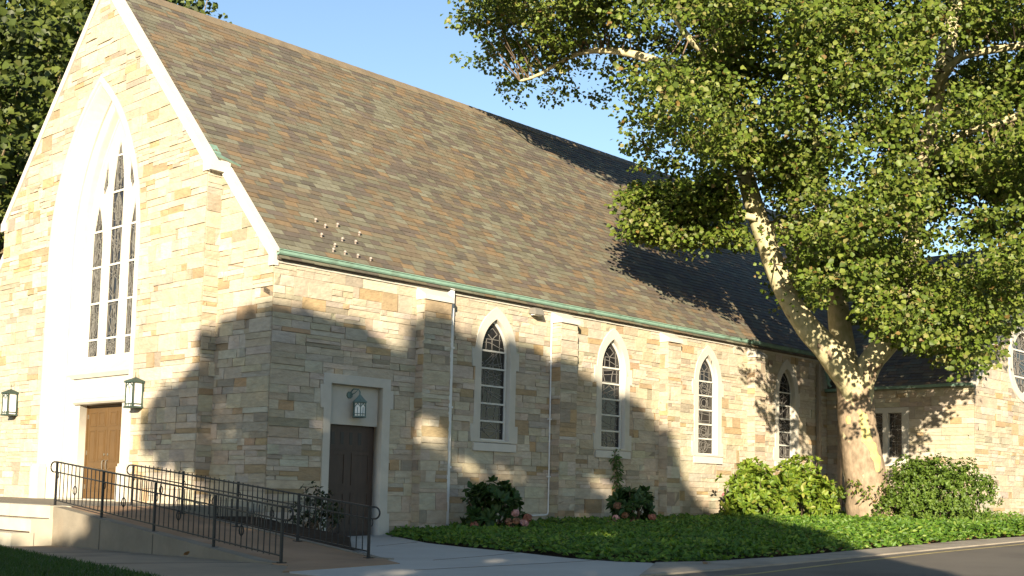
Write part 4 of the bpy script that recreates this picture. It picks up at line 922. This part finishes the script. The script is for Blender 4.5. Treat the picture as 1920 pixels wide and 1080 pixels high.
# thin out where nothing shows: keep them denser near the front edge
edge = np.min([np.hypot(x-b_[0], y-b_[1]) for b_ in resample(bed, 90)], axis=0)
wv = np.array([noise.noise((a*1.7, b_*1.7, 8.)) for a, b_ in zip(x, y)])
ok = (RN.random(len(x)) < np.where(x < 20, .95, .25)) & ((edge > .16+.5*wv) | (RN.random(len(x)) < .1)); x, y, edge = x[ok], y[ok], edge[ok]
hgt = np.array([.16+.12*noise.noise((a*.7, b_*.7, 2.))+.05*noise.noise((a*2.6, b_*2.6, 5.)) for a, b_ in zip(x, y)])*np.clip(edge/.4, .25, 1)*np.interp(x, [5, 10], [1, 1.55])
z = np.array([gz(a, b_) for a, b_ in zip(x, y)])+hgt*np.sqrt(RN.random(len(x))); nn = len(x); print('ground cover', nn)
V, Fq, C = leaves(np.column_stack([x, y, z]), np.column_stack([RN.normal(0, 1, (nn, 2)), RN.uniform(-.2, .7, nn)]), RN.normal(0, .5, (nn, 3))+np.array([-.6, -.45, .6]), RN.uniform(.06, .115, nn), pick(GC, nn), OVAL)
stuff(npmesh('ground_cover', V, Fq, C, M['leaf']))
def rosette_bush(name, label, cat, base, lobes, nros, per, size, pal, tmpl=OVAL, shell=.75, up=.5, blooms=0, group=None, stems=10, bcol=None, flat=1.):
    """lobes: (dx, dy, z, rx, ry, rz) ellipsoids; leaves sit in whorls at shoot tips over them"""
    z0 = gz(*base); t = thing(name, label, cat, (base[0], base[1], z0), group); B = np.array([base[0], base[1], z0])
    w = np.array([l[3]*l[4]+l[3]*l[5] for l in lobes]); k = RN.choice(len(lobes), nros, p=w/w.sum()); L = np.array(lobes)[k]
    U = unit(RN.normal(0, 1, (nros, 3))); U[:, 2] = np.where(U[:, 2] < -.5, -U[:, 2], U[:, 2]); lump = 1+.5*wavy(B+L[:, :3]+U*L[:, 3:6], 1.9, 3.)[:, None]; R_ = (shell+(1.08-shell)*RN.random((nros, 1)))*lump*np.where(RN.random((nros, 1)) < .10, RN.uniform(1.05, 1.32, (nros, 1)), 1)
    Cc = B+L[:, :3]+U*R_*L[:, 3:6]; keep = (Cc[:, 2] > z0+.06) & (Cc[:, 1] < -.06); Cc, U = Cc[keep], U[keep]
    c = np.repeat(Cc, per, axis=0); u = np.repeat(U, per, axis=0); m = len(c); a = RN.normal(0, 1, (m, 3)); a = unit(a-u*(a*u).sum(1, keepdims=True))
    ax = unit(u+np.array([0, 0, up])); tip = a+ax*RN.uniform(.0, .9, (m, 1)); 
    V, Fq, C = leaves(c+a*size*.08, tip, ax+RN.normal(0, .25, (m, 3)), size*RN.uniform(.7, 1.2, m), pick(pal, m), tmpl)
    npmesh('foliage', V, Fq, C, M['leaf'], t)
    mb = MB(); rg = random.Random(int(base[0]*100))
    for i in range(stems):
        p = Cc[rg.randrange(len(Cc))]; b0 = B+np.array([rg.uniform(-.12, .12), rg.uniform(-.12, .12), -.02]); mb.tube([tuple(b0), tuple((b0+p)/2+np.array([0, 0, -.05])), tuple(p)], [.022, .016, .007], 5)
    mb.build('stem', M['twig'], t)
    for i in range(blooms):
        q = B+np.array(bcol[i][0]); r = bcol[i][2]; n_ = 110; U2 = unit(RN.normal(0, 1, (n_, 3)))
        V, Fq, C = leaves(q+U2*r*np.array([1, 1, .8]), np.cross(U2, RN.normal(0, 1, (n_, 3))), U2+RN.normal(0, .3, (n_, 3)), RN.uniform(.03, .05, n_), pick([(bcol[i][1], 1)], n_, .25), CARD)
        npmesh('flower_head', V, Fq, C, M['petal'], t)
    return reparent(t)
RHO = [((.13, .20, .018), 5), ((.18, .24, .028), 4), ((.08, .14, .014), 3), ((.24, .25, .05), 1.2)]
rosette_bush('rhododendron', 'bright yellow-green rhododendron left of the sycamore, the one farther from its trunk', 'bush', (14.0, -1.45), [(0, 0, .7, .8, .75, .7), (-.45, -.1, .45, .6, .6, .45), (-.05, .1, 1.25, .42, .4, .42), (.55, .2, 1.0, .5, .5, .45), (.5, -.35, .45, .6, .5, .45), (-.35, .1, 1.0, .35, .3, .3)], 400, 12, .16, RHO, group='rhododendrons by the wall', shell=.6)
rosette_bush('rhododendron', 'bright yellow-green rhododendron touching the left side of the sycamore trunk', 'bush', (15.6, -1.9), [(0, 0, .7, .85, .75, .7), (.42, .2, 1.28, .45, .45, .5), (-.35, .2, 1.22, .36, .36, .42), (.5, -.3, .5, .65, .5, .5), (-.6, -.2, .5, .6, .5, .5), (.1, .1, 1.0, .6, .4, .35)], 420, 12, .16, RHO, group='rhododendrons by the wall', shell=.6)
HED = [((.085, .145, .018), 5), ((.12, .18, .026), 4), ((.055, .10, .013), 3)]
hb = at_depth(1752, 960, 31.0)
rosette_bush('evergreen_shrub', 'wide rounded small-leaved green shrub between sycamore trunk and transept', 'bush', (hb[0], hb[1]), [(0, 0, .85, 1.15, 1.0, .82), (-.55, .35, .9, .8, .7, .75), (.55, -.45, .95, .75, .6, .75), (.1, 0, .35, 1.3, 1.2, .4), (1.0, -.9, .9, .38, .35, .55), (-.9, .6, .5, .6, .6, .5), (-.2, .2, 1.25, .6, .5, .45)], 3200, 7, .085, HED, shell=.6, stems=24)
HYD = [((.030, .070, .016), 5), ((.045, .085, .02), 3), ((.06, .10, .025), 1)]
pk, br, rd = (.48, .27, .25), (.24, .13, .08), (.30, .13, .09)
hy = on_ground(926, 1003)
def bl(base, px, depth_off, col, r):
    z0 = gz(*base); B = np.array([base[0], base[1], z0]); x, y, d_ = to_px(B[None]); out = []
    for (a, b_), c in zip(px, col): q = at_depth(a, b_, d_[0]+depth_off)-B; out.append((tuple(q), c, r*RN.uniform(.8, 1.15)))
    return out
b1 = bl(hy, [(966, 962), (954, 978), (968, 977), (984, 980), (990, 971), (943, 998), (905, 1000), (890, 985), (958, 992), (920, 1004)], -.5, [pk, br, br, pk, rd, pk, rd, rd, br, rd], .075)
rosette_bush('hydrangea', 'dark green hydrangea with brown and pink heads, right of the white downspout', 'bush', hy, [(0, 0, .48, .52, .5, .44), (-.25, .1, .68, .3, .3, .26), (.25, .05, .7, .33, .3, .25), (.1, 0, .25, .62, .5, .25)], 130, 9, .19, HYD, blooms=len(b1), bcol=b1, group='hydrangeas along the wall', stems=14)
hy = on_ground(1186, 996)
b2 = bl(hy, [(1155, 972), (1140, 983), (1187, 979), (1199, 987), (1183, 993), (1167, 990), (1223, 970), (1230, 986), (1216, 996), (1158, 948), (1172, 966)], -.5, [pk, br, (.36, .17, .1), pk, br, pk, rd, rd, br, br, br], .07)
rosette_bush('hydrangea', 'dark hydrangea with pink and rusty heads below the climbing vine', 'bush', hy, [(0, 0, .42, .5, .45, .4), (-.12, .1, .64, .33, .3, .22), (.28, .05, .62, .25, .25, .25)], 110, 9, .19, HYD, blooms=len(b2), bcol=b2, group='hydrangeas along the wall', stems=14)
hy = on_ground(1378, 981)
b3 = bl(hy, [(1358, 927), (1410, 976), (1385, 975)], -.35, [(.5, .24, .25), (.33, .15, .08), rd], .06)
rosette_bush('hydrangea', 'small hydrangea half in sun at the left foot of the rhododendron', 'bush', hy, [(0, 0, .36, .48, .42, .36), (-.2, 0, .5, .3, .3, .3)], 90, 9, .18, HYD, blooms=len(b3), bcol=b3, group='hydrangeas along the wall', stems=10)
# thin rose bush by the side door
rosette_bush('rose_bush', 'thin dark rose bush behind the handrail at the side door', 'bush', (.55, -.75), [(0, 0, .55, .42, .35, .42), (.25, -.1, .35, .4, .3, .3), (-.2, 0, .3, .35, .3, .25)], 150, 5, .085, [((.03, .045, .016), 3), ((.05, .05, .025), 2)], shell=.3, stems=16)
# climbing vine under the second window
vt = thing('climbing_vine', 'thin green vine climbing the wall below the second side window', 'vine', (9.93, -.06, .3))
vp = [(1154, 846), (1152, 862), (1155, 876), (1158, 890), (1156, 904), (1160, 918), (1158, 935), (1160, 955)]
vq = []
for a, b_ in vp: r = ray(a, b_); vq.append(CAM+r*((-.09-CAM[1])/r[1]))
mb = MB(); mb.tube([tuple(q) for q in vq], .012, 5); mb.build('stem', M['twig'], vt)
cc = np.array([vq[min(int(k), 6)]+(vq[min(int(k)+1, 7)]-vq[min(int(k), 6)])*(k % 1) for k in np.linspace(0, 6.99, 40)])
V, Fq, C = sprays(cc, 9, .10, 1., .085, [((.05, .10, .02), 3), ((.07, .13, .025), 2)], OVAL); V[:, 1] = np.minimum(V[:, 1], -.035); npmesh('foliage', V, Fq, C, M['leaf'], vt); reparent(vt)
# strap-leaved clump by the transept and lawn grass
def blades(name, x, y, h, pal, m, wd=.5, lean=.35):
    nn = len(x); z = np.array([gz(a, b_) for a, b_ in zip(x, y)])-.01
    V, Fq, C = leaves(np.column_stack([x, y, z]), np.column_stack([RN.normal(0, lean, (nn, 2)), np.ones(nn)]), RN.normal(0, 1, (nn, 3)), h*RN.uniform(.5, 1.2, nn), pick(pal, nn), (BLADE[0]*np.array([wd*2, 1, 1]), BLADE[1]))
    return npmesh(name, V, Fq, C, m)
for k, (px_, py_, lab) in enumerate([(1885, 1001, 'clump of strap-leaved grass at the foot of the transept, left one'), (1925, 999, 'clump of strap-leaved grass at the right edge by the transept')]):
    q = on_ground(px_, py_); n = 420
    tag(blades('grass_clump', q[0]+RN.normal(0, .5, n), q[1]+RN.normal(0, .28, n)+.15, np.full(n, .36), [((.11, .15, .035), 3), ((.16, .17, .05), 2)], M['grass'], .45, .5), lab, 'grass clump', 'grass clumps by the transept')
n = 90000; x, y = RN.uniform(-9.5, -4.3, n), RN.uniform(-9, 3, n); ok = in_poly([(-9.6, 3)]+lawn_e[1:-1]+[(-9.6, -10)], x, y)
x, y = x[ok], y[ok]; stuff(blades('lawn_grass', x, y, np.full(len(x), .055), [((.035, .075, .012), 4), ((.05, .095, .016), 3), ((.08, .10, .03), .6)], M['grass'], .8, .5))
# fallen leaves
lp = [(x_, np.interp(x_, [1400, 1560, 1700, 1860], [1045, 1033, 1020, 1006])) for x_ in range(1440, 1890, 16)]+[(93, 1006), (118, 1000), (196, 1012), (705, 998), (1000, 1032), (1325, 1060), (1700, 1019), (1725, 1018), (1760, 1015), (1805, 1013), (1780, 1016), (1860, 1009), (380, 1045), (250, 1022)]
q = np.array([[*on_ground(*p), 0] for p in lp for _ in range(3)]); q[:, :2] += RN.normal(0, .12, (len(q), 2)); q[:, 2] = [gz(a, b_)+.03 for a, b_, _ in q]
V, Fq, C = leaves(q, RN.normal(0, 1, (len(q), 3))*np.array([1, 1, .2]), RN.normal(0, .3, (len(q), 3))+np.array([0, 0, 1]), RN.uniform(.06, .11, len(q)), pick([((.28, .16, .07), 1), ((.2, .12, .06), 1)], len(q)), LOBED)
stuff(npmesh('leaf_litter', V, Fq, C, M['petal']))
SC.cycles.use_denoising = True
